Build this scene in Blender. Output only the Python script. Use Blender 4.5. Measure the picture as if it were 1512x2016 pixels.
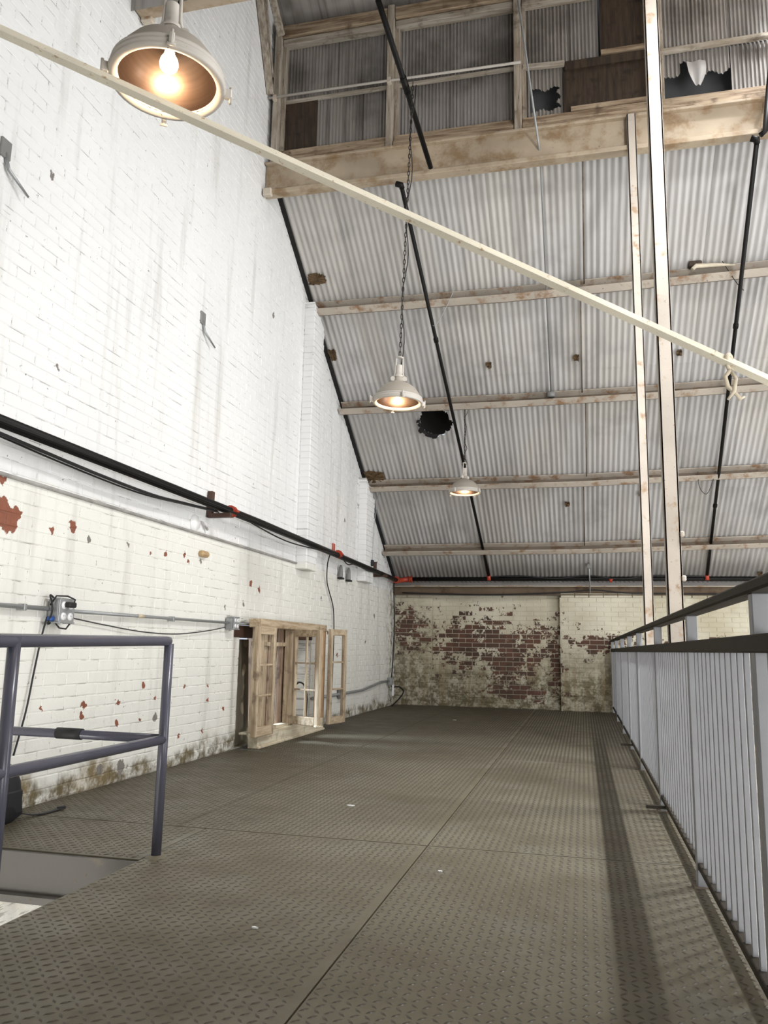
import bpy, math, random
import numpy as np
from mathutils import Vector, Matrix, Euler

for o in list(bpy.data.objects): bpy.data.objects.remove(o, do_unlink=True)
scene = bpy.context.scene
COL = scene.collection
RNG = random.Random(11)

# ------------------------------------------------------------------ camera
YAW, PITCH, ROLL = (math.radians(a) for a in (13.891, 9.597, 1.094))
FPX = 1581.6
EYE = Vector((0, 0, .92))
def cam_axes():
    cy, sy, cp, sp = math.cos(YAW), math.sin(YAW), math.cos(PITCH), math.sin(PITCH)
    fw = Vector((-sy*cp, cy*cp, sp)); rt = Vector((cy, sy, 0)); up = rt.cross(fw)
    c, s = math.cos(ROLL), math.sin(ROLL)
    return c*rt + s*up, -s*rt + c*up, fw
RT, UP, FW = cam_axes()
cam = bpy.data.objects.new('camera', bpy.data.cameras.new('camera'))
COL.objects.link(cam)
cam.matrix_world = Matrix(((RT.x, UP.x, -FW.x, EYE.x), (RT.y, UP.y, -FW.y, EYE.y), (RT.z, UP.z, -FW.z, EYE.z), (0, 0, 0, 1)))
cam.data.sensor_fit = 'VERTICAL'; cam.data.sensor_height = 24
cam.data.lens = 24*FPX/2016; cam.data.clip_start = .05; cam.data.clip_end = 200
scene.camera = cam

# ------------------------------------------------------------------ world, daylight, exposure
world = bpy.data.worlds.new('world'); scene.world = world; world.use_nodes = True
world.node_tree.nodes['Background'].inputs[0].default_value = (.78, .87, 1, 1)
world.node_tree.nodes['Background'].inputs[1].default_value = .75
scene.view_settings.view_transform = 'Standard'; scene.view_settings.look = 'None'
scene.view_settings.gamma = 1; scene.view_settings.use_curve_mapping = False
scene.view_settings.exposure = 0.15
scene.cycles.max_bounces = 5; scene.cycles.diffuse_bounces = 3; scene.cycles.glossy_bounces = 2
scene.cycles.caustics_reflective = False; scene.cycles.caustics_refractive = False

def area(name, loc, aim, sx, sy, power, col=(1, 1, 1)):
    l = bpy.data.lights.new(name, 'AREA'); l.shape = 'RECTANGLE'; l.size = sx; l.size_y = sy
    l.energy = power; l.color = col
    o = bpy.data.objects.new(name, l); COL.objects.link(o); o.location = loc
    o.rotation_euler = (Vector(aim)-Vector(loc)).to_track_quat('-Z', 'Z').to_euler()
    return o
# daylight at the tall glazed front of the hall (behind the camera, to the right)
area('front_window_daylight', (4.9, -1.72, .5), (4.9, 5, .5), 5.0, 5.0, 620, (1, .985, .96))
# daylight at the glazing of the long right-hand wall
area('side_window_daylight', (8.9, 6.0, 1.2), (0, 6.0, 1.2), 9, 2.6, 520, (.97, .985, 1))
# overhead daylight casting the rail shadow, above a slot added in the ridge
area('lantern_daylight', (2.95, 5.82, 9.4), (2.95, 5.82, 0), .16, 1.3, 950, (.97, .99, 1))
# unseen fill light added in the near roof slope to brighten the wall
area('rooflight_daylight', (1.75, 3.75, 5.27), (1.75, 3.75+.53, 5.27-.85), .12, 1.1, 200, (.98, .99, 1))
# unseen fill light added under the walkway to brighten the stair opening
area('ground_window_daylight', (-1.2, -1.72, -1.5), (-1.2, 5, -1.2), 3.0, 1.8, 260, (1, .99, .97))
# daylight outside the low window in the left wall
area('left_window_daylight', (-5.6, 7.7, 2.3), (-2.3, 7.75, 0), 1.0, .7, 380, (.74, .87, 1))

# ------------------------------------------------------------------ material helpers
class NT:
    def __init__(s, name):
        s.m = bpy.data.materials.new(name); s.m.use_nodes = True
        s.t = s.m.node_tree; s.b = s.t.nodes['Principled BSDF']; s._pos = None
    def n(s, typ, **kw):
        d = s.t.nodes.new(typ)
        for k, v in kw.items(): setattr(d, k, v)
        return d
    def l(s, a, b): s.t.links.new(a, b)
    def put(s, sock, v):
        if isinstance(v, bpy.types.NodeSocket): s.l(v, sock)
        else: sock.default_value = v
    def pos(s):
        if s._pos is None: s._pos = s.n('ShaderNodeNewGeometry').outputs['Position']
        return s._pos
    def vm(s, op, a, b=(0, 0, 0)):
        d = s.n('ShaderNodeVectorMath', operation=op); s.put(d.inputs[0], a); s.put(d.inputs[1], b)
        return d.outputs['Value'] if op in ('DISTANCE', 'LENGTH', 'DOT_PRODUCT') else d.outputs['Vector']
    def ma(s, op, a, b=0., c=0.):
        d = s.n('ShaderNodeMath', operation=op); s.put(d.inputs[0], a); s.put(d.inputs[1], b); s.put(d.inputs[2], c)
        return d.outputs[0]
    def noise(s, scale=5., detail=3., rough=.55, vec=None, sc=None):
        v = vec if vec is not None else s.pos()
        if sc: v = s.vm('MULTIPLY', v, sc)
        d = s.n('ShaderNodeTexNoise'); s.l(v, d.inputs['Vector'])
        d.inputs['Scale'].default_value = scale; d.inputs['Detail'].default_value = detail; d.inputs['Roughness'].default_value = rough
        return d.outputs['Fac']
    def ramp(s, f, lo, hi, a=0., b=1.):
        d = s.n('ShaderNodeMapRange'); d.interpolation_type = 'SMOOTHSTEP'
        s.put(d.inputs[0], f)
        for i, v in enumerate((lo, hi, a, b)): d.inputs[i+1].default_value = v
        return d.outputs[0]
    def mix(s, f, a, b):
        d = s.n('ShaderNodeMix', data_type='RGBA'); s.put(d.inputs[0], f)
        for k, v in ((6, a), (7, b)):
            if isinstance(v, tuple): v = (*v, 1) if len(v) == 3 else v
            s.put(d.inputs[k], v)
        return d.outputs[2]
    def xyz(s, v=None):
        d = s.n('ShaderNodeSeparateXYZ'); s.l(v if v is not None else s.pos(), d.inputs[0]); return d.outputs
    def comb(s, x, y, z):
        d = s.n('ShaderNodeCombineXYZ'); s.put(d.inputs[0], x); s.put(d.inputs[1], y); s.put(d.inputs[2], z); return d.outputs[0]
    def white(s, v):
        d = s.n('ShaderNodeTexWhiteNoise', noise_dimensions='3D'); s.l(v, d.inputs['Vector']); return d.outputs['Value']
    def bump(s, h, strength=.3, dist=.01):
        d = s.n('ShaderNodeBump'); d.inputs['Strength'].default_value = strength; d.inputs['Distance'].default_value = dist
        s.l(h, d.inputs['Height']); s.l(d.outputs[0], s.b.inputs['Normal'])
    def out(s, col, rough=.7, metal=0.):
        if isinstance(col, tuple): col = (*col, 1)
        s.put(s.b.inputs['Base Color'], col); s.put(s.b.inputs['Roughness'], rough); s.put(s.b.inputs['Metallic'], metal)
        return s.m

def plain(name, col, rough=.6, metal=0., var=.25, scale=9.):
    t = NT(name); f = t.noise(scale, 4)
    c2 = tuple(max(0, c*(1-var)) for c in col)
    return t.out(t.mix(f, col, c2), rough, metal)

def rusty(name, col, rust, amount=.5, scale=6., rough=.75, dark=(.10, .06, .035)):
    t = NT(name)
    a = t.noise(scale, 6, .65); b = t.noise(scale*5.3, 5, .7); g = t.noise(1.7, 3)
    c = t.mix(t.ramp(g, .35, .7), col, tuple(x*.8 for x in col))
    c = t.mix(t.ramp(a, .62-amount*.22, .74-amount*.1), c, rust)
    c = t.mix(t.ramp(b, .64, .72), c, dark)
    t.bump(b, .25, .004)
    return t.out(c, rough)

def speck(name, col, spot, lo=.66):
    t = NT(name); a = t.noise(55, 3, .5); g = t.noise(3, 3)
    c = t.mix(t.ramp(g, .3, .7), col, tuple(x*.86 for x in col))
    c = t.mix(t.ramp(a, lo, lo+.04), c, spot)
    return t.out(c, .6)

def wood(name, col, dark, axis='z', rough=.75):
    t = NT(name); sc = {'z': (30, 30, 2.2), 'y': (30, 2.2, 30), 'x': (2.2, 30, 30)}[axis]
    a = t.noise(1., 5, .65, sc=sc); b = t.noise(7, 4)
    c = t.mix(t.ramp(a, .36, .66), col, dark)
    c = t.mix(t.ramp(b, .54, .74), c, tuple(x*.6 for x in dark)); c = t.mix(t.ramp(t.noise(1., 4, .7, sc=tuple(k*2.1 for k in sc)), .64, .70), c, tuple(x*.25 for x in dark))
    t.bump(a, .3, .003)
    return t.out(c, rough)

M = {}
# --- white painted brick of the left wall
CHIPS = [(3.763,1.573,.075),(3.70,1.57,.05),(3.706,1.635,.055),(3.819,1.62,.045),(3.673,1.784,.03),(4.334,1.625,.04),(4.141,1.575,.024),
 (5.279,1.576,.02),(5.502,1.594,.024),(5.799,1.629,.024),(5.866,1.576,.022),(7.145,1.495,.03),(7.36,1.463,.03),(4.6,.53,.03),(4.583,.456,.028),
 (4.989,.526,.026),(5.304,.628,.026),(4.995,.382,.02),(5.481,.526,.022),(5.929,.60,.022),(6.345,.588,.014),(6.341,.463,.02),
 (6.67,.371,.022),(5.878,.212,.02),(6.288,.213,.018),(4.182,.538,.016),(5.288,.382,.017),(10.03,.816,.03),(9.6,1.1,.03),(11.4,1.0,.03)]
GREYCH = [(4.519,1.571,.022),(4.981,1.587,.02),(5.499,.387,.03),(3.845,3.706,.022),(7.417,4.326,.03),(4.053,2.562,.02),(5.084,.09,.05),(4.83,.107,.04),
 (6.087,1.60,.02),(6.6,1.25,.02),(7.0,1.3,.02),(10.2,2.6,.03),(11.9,1.4,.04),(9.3,1.5,.025)]
def left_wall_mat(name, mortar=False):
    t = NT(name); p = t.pos(); X, Y, Z = t.xyz()
    n1 = t.noise(2.0, 4); streak = t.noise(1., 4, .6, sc=(1, 5, .5)); fine = t.noise(34, 4, .6); hz = t.noise(1., 4, .65, sc=(1, 5, 46))
    low = t.ramp(t.ma('ADD', Z, t.ma('MULTIPLY', n1, .12)), 1.86, 1.92)
    c = t.mix(low, (.83, .82, .765), (.85, .85, .845))
    c = t.mix(t.ramp(streak, .52, .74, 0, .5), c, (.50, .48, .44))
    grey = t.ramp(hz, .69, .74); c = t.mix(t.ma('MULTIPLY', grey, .6 if not mortar else .8), c, (.38, .36, .33))
    dirt = t.noise(11, 5, .7)
    base = t.ramp(t.ma('SUBTRACT', Z, t.ma('MULTIPLY', t.ma('SUBTRACT', n1, .34), .42)), -.01, .10, 1, 0)
    base = t.ma('MULTIPLY', base, t.ramp(Z, -.04, -.02)); c = t.mix(t.ma('MULTIPLY', base, t.ramp(dirt, .32, .62)), c, (.14, .11, .055))
    c = t.mix(t.ma('MULTIPLY', t.ramp(Z, .03, .35, .35, 0), t.ramp(n1, .5, .72)), c, (.42, .30, .14))
    # far end of the wall: damp olive patches
    far = t.ma('MULTIPLY', t.ramp(Y, 12.4, 13.25), t.ramp(dirt, .46, .6)); c = t.mix(t.ma('MULTIPLY', far, t.ramp(Z, 2.0, 2.3, 1, 0)), c, (.22, .19, .12))
    wob = t.n('ShaderNodeTexNoise'); t.l(p, wob.inputs['Vector']); wob.inputs['Scale'].default_value = 22; wob.inputs['Detail'].default_value = 4
    pw = t.vm('ADD', p, t.vm('MULTIPLY', t.vm('SUBTRACT', wob.outputs['Color'], (.5, .5, .5)), (.0, .09, .09)))
    _, Yw, Zw = t.xyz(pw); yz = t.comb(0., Yw, Zw)
    def spots(lst):
        cur = None
        for (y, z, r) in lst:
            d = t.ma('DIVIDE', t.vm('DISTANCE', yz, (0, y, z)), r)
            cur = d if cur is None else t.ma('MINIMUM', cur, d)
        return t.ramp(cur, .9, 1.02, 1, 0)
    c = t.mix(spots(GREYCH), c, (.22, .20, .18))
    c = t.mix(spots(CHIPS), c, t.mix(fine, (.34, .11, .06), (.16, .06, .035)))
    c = t.mix(t.ramp(t.noise(21, 4, .6), .70, .725), c, (.24, .21, .18))
    if mortar:
        dash = t.noise(1., 5, .7, sc=(1, 4.2, 31)); c = t.mix(t.ramp(dash, .53, .60, .03, .65), c, (.21, .19, .165))
    t.bump(t.ma('ADD', fine, t.ma('MULTIPLY', dirt, 1.6)), .3, .008)
    return t.out(c, .62)
M['wall_left'] = left_wall_mat('white_painted_brick'); M['mortar_left'] = left_wall_mat('white_painted_mortar', True)

# --- peeling cream brick of the back wall
BH, BL = .0735, .22
def back_wall_mat(name, mortar=False):
    t = NT(name); X, Y, Z = t.xyz()
    row = t.ma('FLOOR', t.ma('DIVIDE', Z, BH)); off = t.ma('MULTIPLY', t.ma('MODULO', t.ma('ABSOLUTE', row), 2.), .5)
    colm = t.ma('FLOOR', t.ma('SUBTRACT', t.ma('DIVIDE', t.ma('ADD', X, 50*BL), BL), off))
    rnd = t.white(t.comb(row, colm, 3.))
    big = t.noise(1.3, 4, .6); mid = t.noise(7, 5, .65); fine = t.noise(30, 4, .6)
    # where the paint has come away: a broad patch in the middle of the wall, another low on the right part, plus a painted shade strip
    def blob(x, z, rx, rz):
        return t.vm('LENGTH', t.comb(t.ma('DIVIDE', t.ma('SUBTRACT', X, x), rx), 0., t.ma('DIVIDE', t.ma('SUBTRACT', Z, z), rz)))
    b = t.ma('MINIMUM', blob(-1.75, 1.08, .95, .52), blob(-1.15, .75, .75, .42))
    b = t.ma('MINIMUM', b, blob(-.7, 1.2, .5, .25)); b = t.ma('MINIMUM', b, blob(.25, 1.02, .55, .22)); b = t.ma('MINIMUM', b, blob(-2.8, 1.25, .35, .4))
    b = t.ma('MINIMUM', b, blob(1.6, 1.0, 1.1, .16)); b = t.ma('MINIMUM', b, blob(-1.0, .25, .6, .16)); b = t.ma('MINIMUM', b, blob(-.42, .75, .14, .8))  # last blob paints the shade beside the projecting right part
    f = t.ma('ADD', t.ma('MULTIPLY', rnd, .40), t.ma('ADD', t.ma('MULTIPLY', mid, 1.5), t.ma('MULTIPLY', fine, 1.0)))
    bare_and_shade = t.ramp(t.ma('SUBTRACT', f, t.ma('MULTIPLY', b, .50)), 1.07, 1.13)
    cream = t.mix(t.ramp(big, .35, .7), (.66, .62, .50), (.50, .45, .33))
    # damp and moss below waist height and in the left corner
    lowm = t.ramp(t.ma('ADD', Z, t.ma('MULTIPLY', t.ma('SUBTRACT', big, .5), 1.2)), .35, 1.2, 1, 0)
    lowm = t.ma('MAXIMUM', lowm, t.ma('MULTIPLY', t.ramp(X, -2.2, -2.7), t.ramp(Z, 1.75, 1.3, .2, .9)))
    st = t.ramp(t.ma('ADD', t.ma('MULTIPLY', mid, .65), t.ma('MULTIPLY', fine, .4)), .42, .60)
    c = t.mix(t.ma('MULTIPLY', lowm, t.ma('ADD', t.ma('MULTIPLY', st, .68), .25)), cream, (.115, .095, .045))
    drip = t.noise(1., 4, .6, sc=(12, 1, .8)); c = t.mix(t.ma('MULTIPLY', t.ramp(drip, .52, .66), t.ramp(Z, 1.0, .5, 0, .5)), c, (.22, .15, .07))
    if mortar:
        c = t.mix(t.ma('MULTIPLY', bare_and_shade, .6), c, (.38, .34, .27))
    else:
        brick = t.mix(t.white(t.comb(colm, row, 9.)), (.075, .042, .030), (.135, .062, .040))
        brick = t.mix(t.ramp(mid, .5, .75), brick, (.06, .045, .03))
        c = t.mix(bare_and_shade, c, brick)
    t.bump(t.ma('ADD', t.ma('MULTIPLY', bare_and_shade, -.6), fine), .3, .006)
    return t.out(c, .85)
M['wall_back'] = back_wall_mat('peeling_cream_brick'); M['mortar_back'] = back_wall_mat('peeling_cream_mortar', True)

# --- corrugated sheet
def corr_mat(name, base, dirty, amt, eave=False):
    t = NT(name); X, Y, Z = t.xyz()
    s1 = t.noise(1., 4, .6, sc=(14, .7, .7)); s2 = t.noise(1.1, 4, .6); f = t.noise(40, 3); sheet = t.noise(.9, 1, sc=(1.7, .5, .5))
    c = t.mix(t.ramp(sheet, .4, .6), base, tuple(x*k for x, k in zip(base, (.97, .95, .90))))
    c = t.mix(t.ma('MULTIPLY', t.ramp(s1, .45, .75), amt), c, dirty)
    c = t.mix(t.ma('MULTIPLY', t.ramp(s2, .5, .72), amt), c, dirty)
    c = t.mix(t.ramp(t.noise(2.6, 5, .7), .70, .78, 0, .6), c, (.40, .25, .12))
    c = t.mix(t.ma('MULTIPLY', t.n('ShaderNodeObjectInfo').outputs['Random'], .30), c, tuple(x*.62 for x in base))
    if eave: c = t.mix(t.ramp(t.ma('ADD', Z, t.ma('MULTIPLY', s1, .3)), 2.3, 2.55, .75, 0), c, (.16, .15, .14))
    return t.out(c, .5)
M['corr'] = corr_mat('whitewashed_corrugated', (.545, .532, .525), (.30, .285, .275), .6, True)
M['corr_up'] = corr_mat('grimy_corrugated', (.36, .34, .325), (.10, .088, .076), .9)
M['cream'] = rusty('cream_rusty_steel', (.62, .545, .45), (.36, .22, .11), .45)
M['beam'] = rusty('tan_rusty_steel', (.46, .375, .275), (.27, .18, .10), .75, 4)
M['purlin'] = rusty('weathered_purlin', (.19, .155, .12), (.11, .065, .035), .6, 5)  # web tone: recess shade and grime put into the colour
M['purlin_lip'] = rusty('weathered_purlin_flange', (.50, .44, .37), (.26, .15, .08), .6, 6)  # paler copy for the flanges, as lit against the shaded web
M['strap'] = rusty('pale_yellow_rusty_steel', (.90, .84, .70), (.40, .24, .10), .1, 30)
M['hanger'] = rusty('cream_hanger_steel', (.52, .46, .395), (.34, .23, .14), .35, 9)
M['eave'] = rusty('brown_eaves_steel', (.15, .105, .065), (.075, .04, .02), .6, 4)
def floor_mat():
    t = NT('olive_tread_steel'); a = t.noise(1.1, 4, .6); b = t.noise(5, 5, .65); c3 = t.noise(38, 3)
    c = t.mix(t.ramp(a, .32, .68), (.126, .113, .079), (.088, .072, .043))
    c = t.mix(t.ramp(b, .56, .76, 0, .7), c, (.065, .052, .032))
    c = t.mix(t.ramp(t.noise(2.3, 3), .55, .75, 0, .5), c, (.130, .127, .100))
    t.bump(c3, .12, .002)
    return t.out(c, t.ramp(b, .3, .7, .42, .62))
M['floor'] = floor_mat()
M['lug'] = plain('worn_dark_lug', (.076, .065, .045), .45, 0, .35, 3)  # darker than the plates: relief shading put into the lug colour
M['under'] = plain('dark_joint', (.02, .017, .012), .9)
M['fascia'] = rusty('grey_stringer_steel', (.10, .094, .085), (.16, .13, .10), .3, 3)
M['rail'] = plain('slate_blue_gloss_paint', (.085, .085, .115), .26, 0, .2)
M['guard'] = plain('grey_blue_satin_paint', (.27, .275, .29), .38, 0, .22, 14)
M['guard_dark'] = plain('dark_worn_rail_paint', (.050, .042, .033), .75, 0, .3, 10); M['guard_dark'].node_tree.nodes['Principled BSDF'].inputs['Specular IOR Level'].default_value = .15  # rails of the same guard paint, their shadow side put into the colour
M['black'] = plain('black_pipe_paint', (.006, .0055, .005), .5); M['black'].node_tree.nodes['Principled BSDF'].inputs['Specular IOR Level'].default_value = .2
M['rubber'] = plain('black_rubber', (.012, .012, .013), .6)
M['red'] = plain('red_fitting_paint', (.50, .065, .03), .4)
M['brown'] = plain('brown_primer_steel', (.075, .035, .022), .6)
M['galv'] = plain('galvanised_steel', (.42, .43, .44), .4, .6)
M['conduit'] = plain('grey_conduit', (.36, .37, .37), .42, .3)
M['boxgrey'] = plain('outlet_box_grey', (.40, .41, .42), .38, .4)
M['socket'] = plain('white_socket', (.85, .85, .85), .4, 0, .05)
M['slot'] = plain('socket_slot', (.05, .05, .05), .5)
M['blue'] = plain('blue_plug', (.02, .09, .35), .45)
M['enamel'] = speck('cream_enamel', (.36, .32, .27), (.10, .07, .05), .70)
M['rim'] = speck('pale_rim_enamel', (.54, .50, .45), (.10, .07, .05), .70)
M['chain'] = plain('dark_chain', (.05, .045, .04), .45, .7)
def reflector():
    t = NT('copper_reflector'); X, Y, Z = t.xyz(t.n('ShaderNodeTexCoord').outputs['Object'])
    a = t.noise(1., 2, .5, vec=t.comb(0., 0., t.ma('MULTIPLY', Z, 90.)))
    return t.out(t.mix(a, (.22, .15, .115), (.12, .08, .06)), .33, .9)
M['reflector'] = reflector()
def bulb_mat():
    t = NT('lit_bulb'); e = t.n('ShaderNodeEmission'); e.inputs[0].default_value = (1, .80, .55, 1); e.inputs[1].default_value = 6
    t.l(e.outputs[0], t.t.nodes['Material Output'].inputs[0]); return t.m
M['bulb'] = bulb_mat()
def glass_mat():
    t = NT('lamp_glass'); t.b.inputs['Transmission Weight'].default_value = 1; t.b.inputs['IOR'].default_value = 1.02
    return t.out((1, 1, 1), .02)
M['ledge'] = plain('grimy_plaster_ledge', (.55, .53, .50), .85, 0, .75, 9)  # greyer than the wall, mottled by noise
M['woodz'] = wood('weathered_wood_upright', (.60, .49, .35), (.34, .25, .16), 'z')
M['woody'] = wood('weathered_wood_rail', (.58, .47, .33), (.36, .26, .16), 'y')
M['woodcream'] = wood('cream_painted_wood', (.70, .64, .50), (.56, .47, .33), 'y')
M['woodorange'] = wood('orange_wood_jamb', (.56, .36, .20), (.36, .21, .11), 'z')
M['woodpink'] = wood('brown_plank', (.42, .30, .22), (.24, .16, .11), 'z')
M['ply'] = wood('dark_plywood', (.062, .040, .024), (.025, .016, .010), 'z')
M['post_timber'] = wood('pale_timber_post', (.50, .445, .37), (.27, .215, .16), 'z')
M['head_timber'] = wood('pale_timber_rail', (.50, .455, .39), (.30, .25, .19), 'x')
M['plate_timber'] = wood('tan_timber_plate', (.44, .345, .24), (.19, .125, .075), 'x')
def stain_board():
    t = NT('stained_board'); w = t.noise(2.2, 2, .5); v = t.n('ShaderNodeTexVoronoi'); v.inputs['Scale'].default_value = 5.5
    t.l(t.vm('ADD', t.pos(), t.vm('MULTIPLY', t.comb(w, w, w), (.3, .3, .3))), v.inputs['Vector'])
    return t.out(t.mix(t.ramp(v.outputs['Distance'], .28, .36), (.60, .50, .34), (.27, .235, .175)), .8)
M['stain'] = stain_board()
M['speckle'] = speck('speckled_grey_panel', (.16, .17, .18), (.03, .03, .03), .5)
M['white'] = plain('white_paint', (.80, .80, .78), .6, 0, .1)
M['outside'] = plain('grey_outer_board', (.16, .165, .17), .8, 0, .15)
M['rusthole'] = rusty('rust_flakes', (.13, .075, .03), (.03, .02, .012), .7, 30)
M['tar'] = plain('black_tar', (.008, .007, .006), .8)
M['concrete'] = plain('pale_concrete', (.72, .70, .66), .7, 0, .12, 2)
M['plainwall'] = plain('whitewashed_wall', (.70, .69, .65), .8, 0, .15, 3)
M['bag'] = plain('black_nylon', (.010, .010, .014), .55)
M['cloth'] = plain('pale_rag', (.70, .62, .48), .85, 0, .3, 40)
M['tan'] = plain('tan_door_paint', (.62, .48, .27), .6)
M['insul'] = plain('grey_ceramic', (.24, .24, .23), .5)
M['mudbrick'] = plain('loose_tan_brick', (.55, .38, .20), .9, 0, .4, 30)
M['paper'] = plain('white_paper', (.80, .80, .78), .8)

# ------------------------------------------------------------------ mesh helpers
class MB:
    def __init__(s): s.v = []; s.f = []; s.sm = []
    def add(s, vs, fs, smooth=False):
        k = len(s.v); s.v += [tuple(v) for v in vs]; s.f += [tuple(i+k for i in f) for f in fs]; s.sm += [smooth]*len(fs); return s
    def box(s, x0, x1, y0, y1, z0, z1, bev=0.):
        if bev <= 0:
            vs = [(x, y, z) for x in (x0, x1) for y in (y0, y1) for z in (z0, z1)]
            return s.add(vs, [(0,1,3,2),(4,6,7,5),(0,4,5,1),(2,3,7,6),(0,2,6,4),(1,5,7,3)])
        c = Vector(((x0+x1)/2, (y0+y1)/2, (z0+z1)/2)); h = Vector(((x1-x0)/2, (y1-y0)/2, (z1-z0)/2))
        return s.rbox(c, h, Matrix.Identity(3), bev)
    def rbox(s, c, h, R, bev=0.):
        c = Vector(c); h = Vector(h); bev = min(bev, min(h)*.9)
        if bev <= 0:
            vs = [c + R @ Vector((a*h.x, b*h.y, d*h.z)) for a in (-1, 1) for b in (-1, 1) for d in (-1, 1)]
            return s.add(vs, [(0,1,3,2),(4,6,7,5),(0,4,5,1),(2,3,7,6),(0,2,6,4),(1,5,7,3)])
        vs = []; idx = {}
        for a in (-1, 1):
            for b in (-1, 1):
                for d in (-1, 1):
                    for ax in range(3):
                        q = [a*(h.x-bev), b*(h.y-bev), d*(h.z-bev)]; q[ax] += (a, b, d)[ax]*bev
                        idx[(a, b, d, ax)] = len(vs); vs.append(c + R @ Vector(q))
        fs = []
        for ax in range(3):
            o1, o2 = [k for k in range(3) if k != ax]
            for sg in (-1, 1):
                q = []
                for u, w in ((-1,-1),(1,-1),(1,1),(-1,1)):
                    t = [0]*3; t[ax] = sg; t[o1] = u; t[o2] = w; q.append(idx[(*t, ax)])
                fs.append(tuple(q))
        for ax in range(3):
            o1, o2 = [k for k in range(3) if k != ax]
            for u in (-1, 1):
                for w in (-1, 1):
                    q = []
                    for sg, f in ((-1, o1), (1, o1), (1, o2), (-1, o2)):
                        t = [0]*3; t[ax] = sg; t[o1] = u; t[o2] = w; q.append(idx[(*t, f)])
                    fs.append(tuple(q))
        for a in (-1, 1):
            for b in (-1, 1):
                for d in (-1, 1): fs.append(tuple(idx[(a, b, d, k)] for k in range(3)))
        return s.add(vs, fs)
    def bar(s, p, q, w, h, up=(0, 0, 1), bev=0.):
        p = Vector(p); q = Vector(q); d = (q-p); L = d.length; d.normalize()
        x = d.cross(Vector(up))
        if x.length < 1e-4: x = d.cross(Vector((0, 1, 0)))
        x.normalize(); z = x.cross(d)
        R = Matrix((x, d, z)).transposed()
        return s.rbox((p+q)/2, (w/2, L/2, h/2), R, bev)
    def tube(s, pts, r, n=10, closed=False, caps=True, smooth=True):
        pts = [Vector(p) for p in pts]; N = len(pts); rs = r if isinstance(r, (list, tuple)) else [r]*N
        vs = []; prev = None
        for i, p in enumerate(pts):
            a = pts[(i-1) % N] if (closed or i > 0) else p; b = pts[(i+1) % N] if (closed or i < N-1) else p
            d = (b-a).normalized()
            if prev is None:
                u = d.cross(Vector((0, 0, 1)))
                if u.length < .05: u = d.cross(Vector((0, 1, 0)))
            else:
                u = prev - d*prev.dot(d)
            u.normalize(); prev = u; w = d.cross(u)
            for k in range(n):
                t = 2*math.pi*k/n; vs.append(p + rs[i]*(math.cos(t)*u + math.sin(t)*w))
        fs = []
        for i in range(N if closed else N-1):
            j = (i+1) % N
            for k in range(n): fs.append((i*n+k, i*n+(k+1) % n, j*n+(k+1) % n, j*n+k))
        s.add(vs, fs, smooth)
        if caps and not closed:
            k = len(s.v)-len(vs); s.f += [tuple(k+i for i in range(n))[::-1], tuple(k+(N-1)*n+i for i in range(n))]; s.sm += [False, False]
        return s
    def lathe(s, prof, n=32, c=(0, 0, 0), smooth=True, R=None):
        vs = []
        for (r, z) in prof:
            for k in range(n):
                t = 2*math.pi*k/n; q = Vector((r*math.cos(t), r*math.sin(t), z))
                if R: q = R @ q
                vs.append(q + Vector(c))
        fs = [(i*n+k, i*n+(k+1) % n, (i+1)*n+(k+1) % n, (i+1)*n+k) for i in range(len(prof)-1) for k in range(n)]
        return s.add(vs, fs, smooth)
    def prism(s, poly, axis, a, b):
        """poly in the two other axes, extruded along axis from a to b"""
        def P(u, v, w): q = [u, v]; q.insert(axis, w); return tuple(q)
        n = len(poly)
        vs = [P(u, v, a) for u, v in poly] + [P(u, v, b) for u, v in poly]
        return s.add(vs, [tuple(range(n))[::-1], tuple(range(n, 2*n))] + [(i, (i+1) % n, n+(i+1) % n, n+i) for i in range(n)])
    def mesh(s, name, mat):
        me = bpy.data.meshes.new(name); me.from_pydata(s.v, [], s.f)
        me.polygons.foreach_set('use_smooth', s.sm); me.materials.append(mat); me.update()
        import bmesh
        if len(s.f) < 20000:
            bm = bmesh.new(); bm.from_mesh(me); bmesh.ops.recalc_face_normals(bm, faces=bm.faces[:]); bm.to_mesh(me); bm.free()
        return me
    def build(s, name, mat, parent=None, **kw):
        return obj(name, s.mesh(name, mat), parent, **kw)

def obj(name, me, parent=None, loc=None, label=None, cat=None, group=None, kind=None):
    o = bpy.data.objects.new(name, me); COL.objects.link(o)
    if parent is not None:
        o.parent = parent
        if parent.get('_w'): o.matrix_parent_inverse = Matrix.Translation(-parent.location)
    if loc is not None: o.location = loc
    return tag(o, label, cat, group, kind)
def tag(o, label=None, cat=None, group=None, kind=None):
    for k, v in (('label', label), ('category', cat), ('group', group), ('kind', kind)):
        if v: o[k] = v
    return o
def thing(name, label, cat, loc=(0, 0, 0), group=None, kind=None, local=False):
    o = bpy.data.objects.new(name, None); COL.objects.link(o); o.location = loc; o.empty_display_size = .1
    if not local: o['_w'] = 1
    return tag(o, label, cat, group, kind)
def copy_tree(o, parent=None):
    c = o.copy(); COL.objects.link(c); c.parent = parent
    for ch in list(o.children): copy_tree(ch, c)
    return c
def project(p):
    v = Vector(p)-EYE; d = v.dot(FW)
    if d < .2: return None
    return 756+FPX*v.dot(RT)/d, 1008-FPX*v.dot(UP)/d, d

# ------------------------------------------------------------------ dimensions (metres)
XL = -3.06; YB = 13.32; YF = -1.75; XR = 9.0; ZL = -3.2
RS, RC = .6243, 10.251            # far roof slope: z = RC - RS*y
MID = 5.82                        # the roof is symmetrical about this line
def roof_z(y): return RC - RS*(y if y > MID else 2*MID-y)
BEAM_Y, BEAM_Z = 6.98, 5.44

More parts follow.
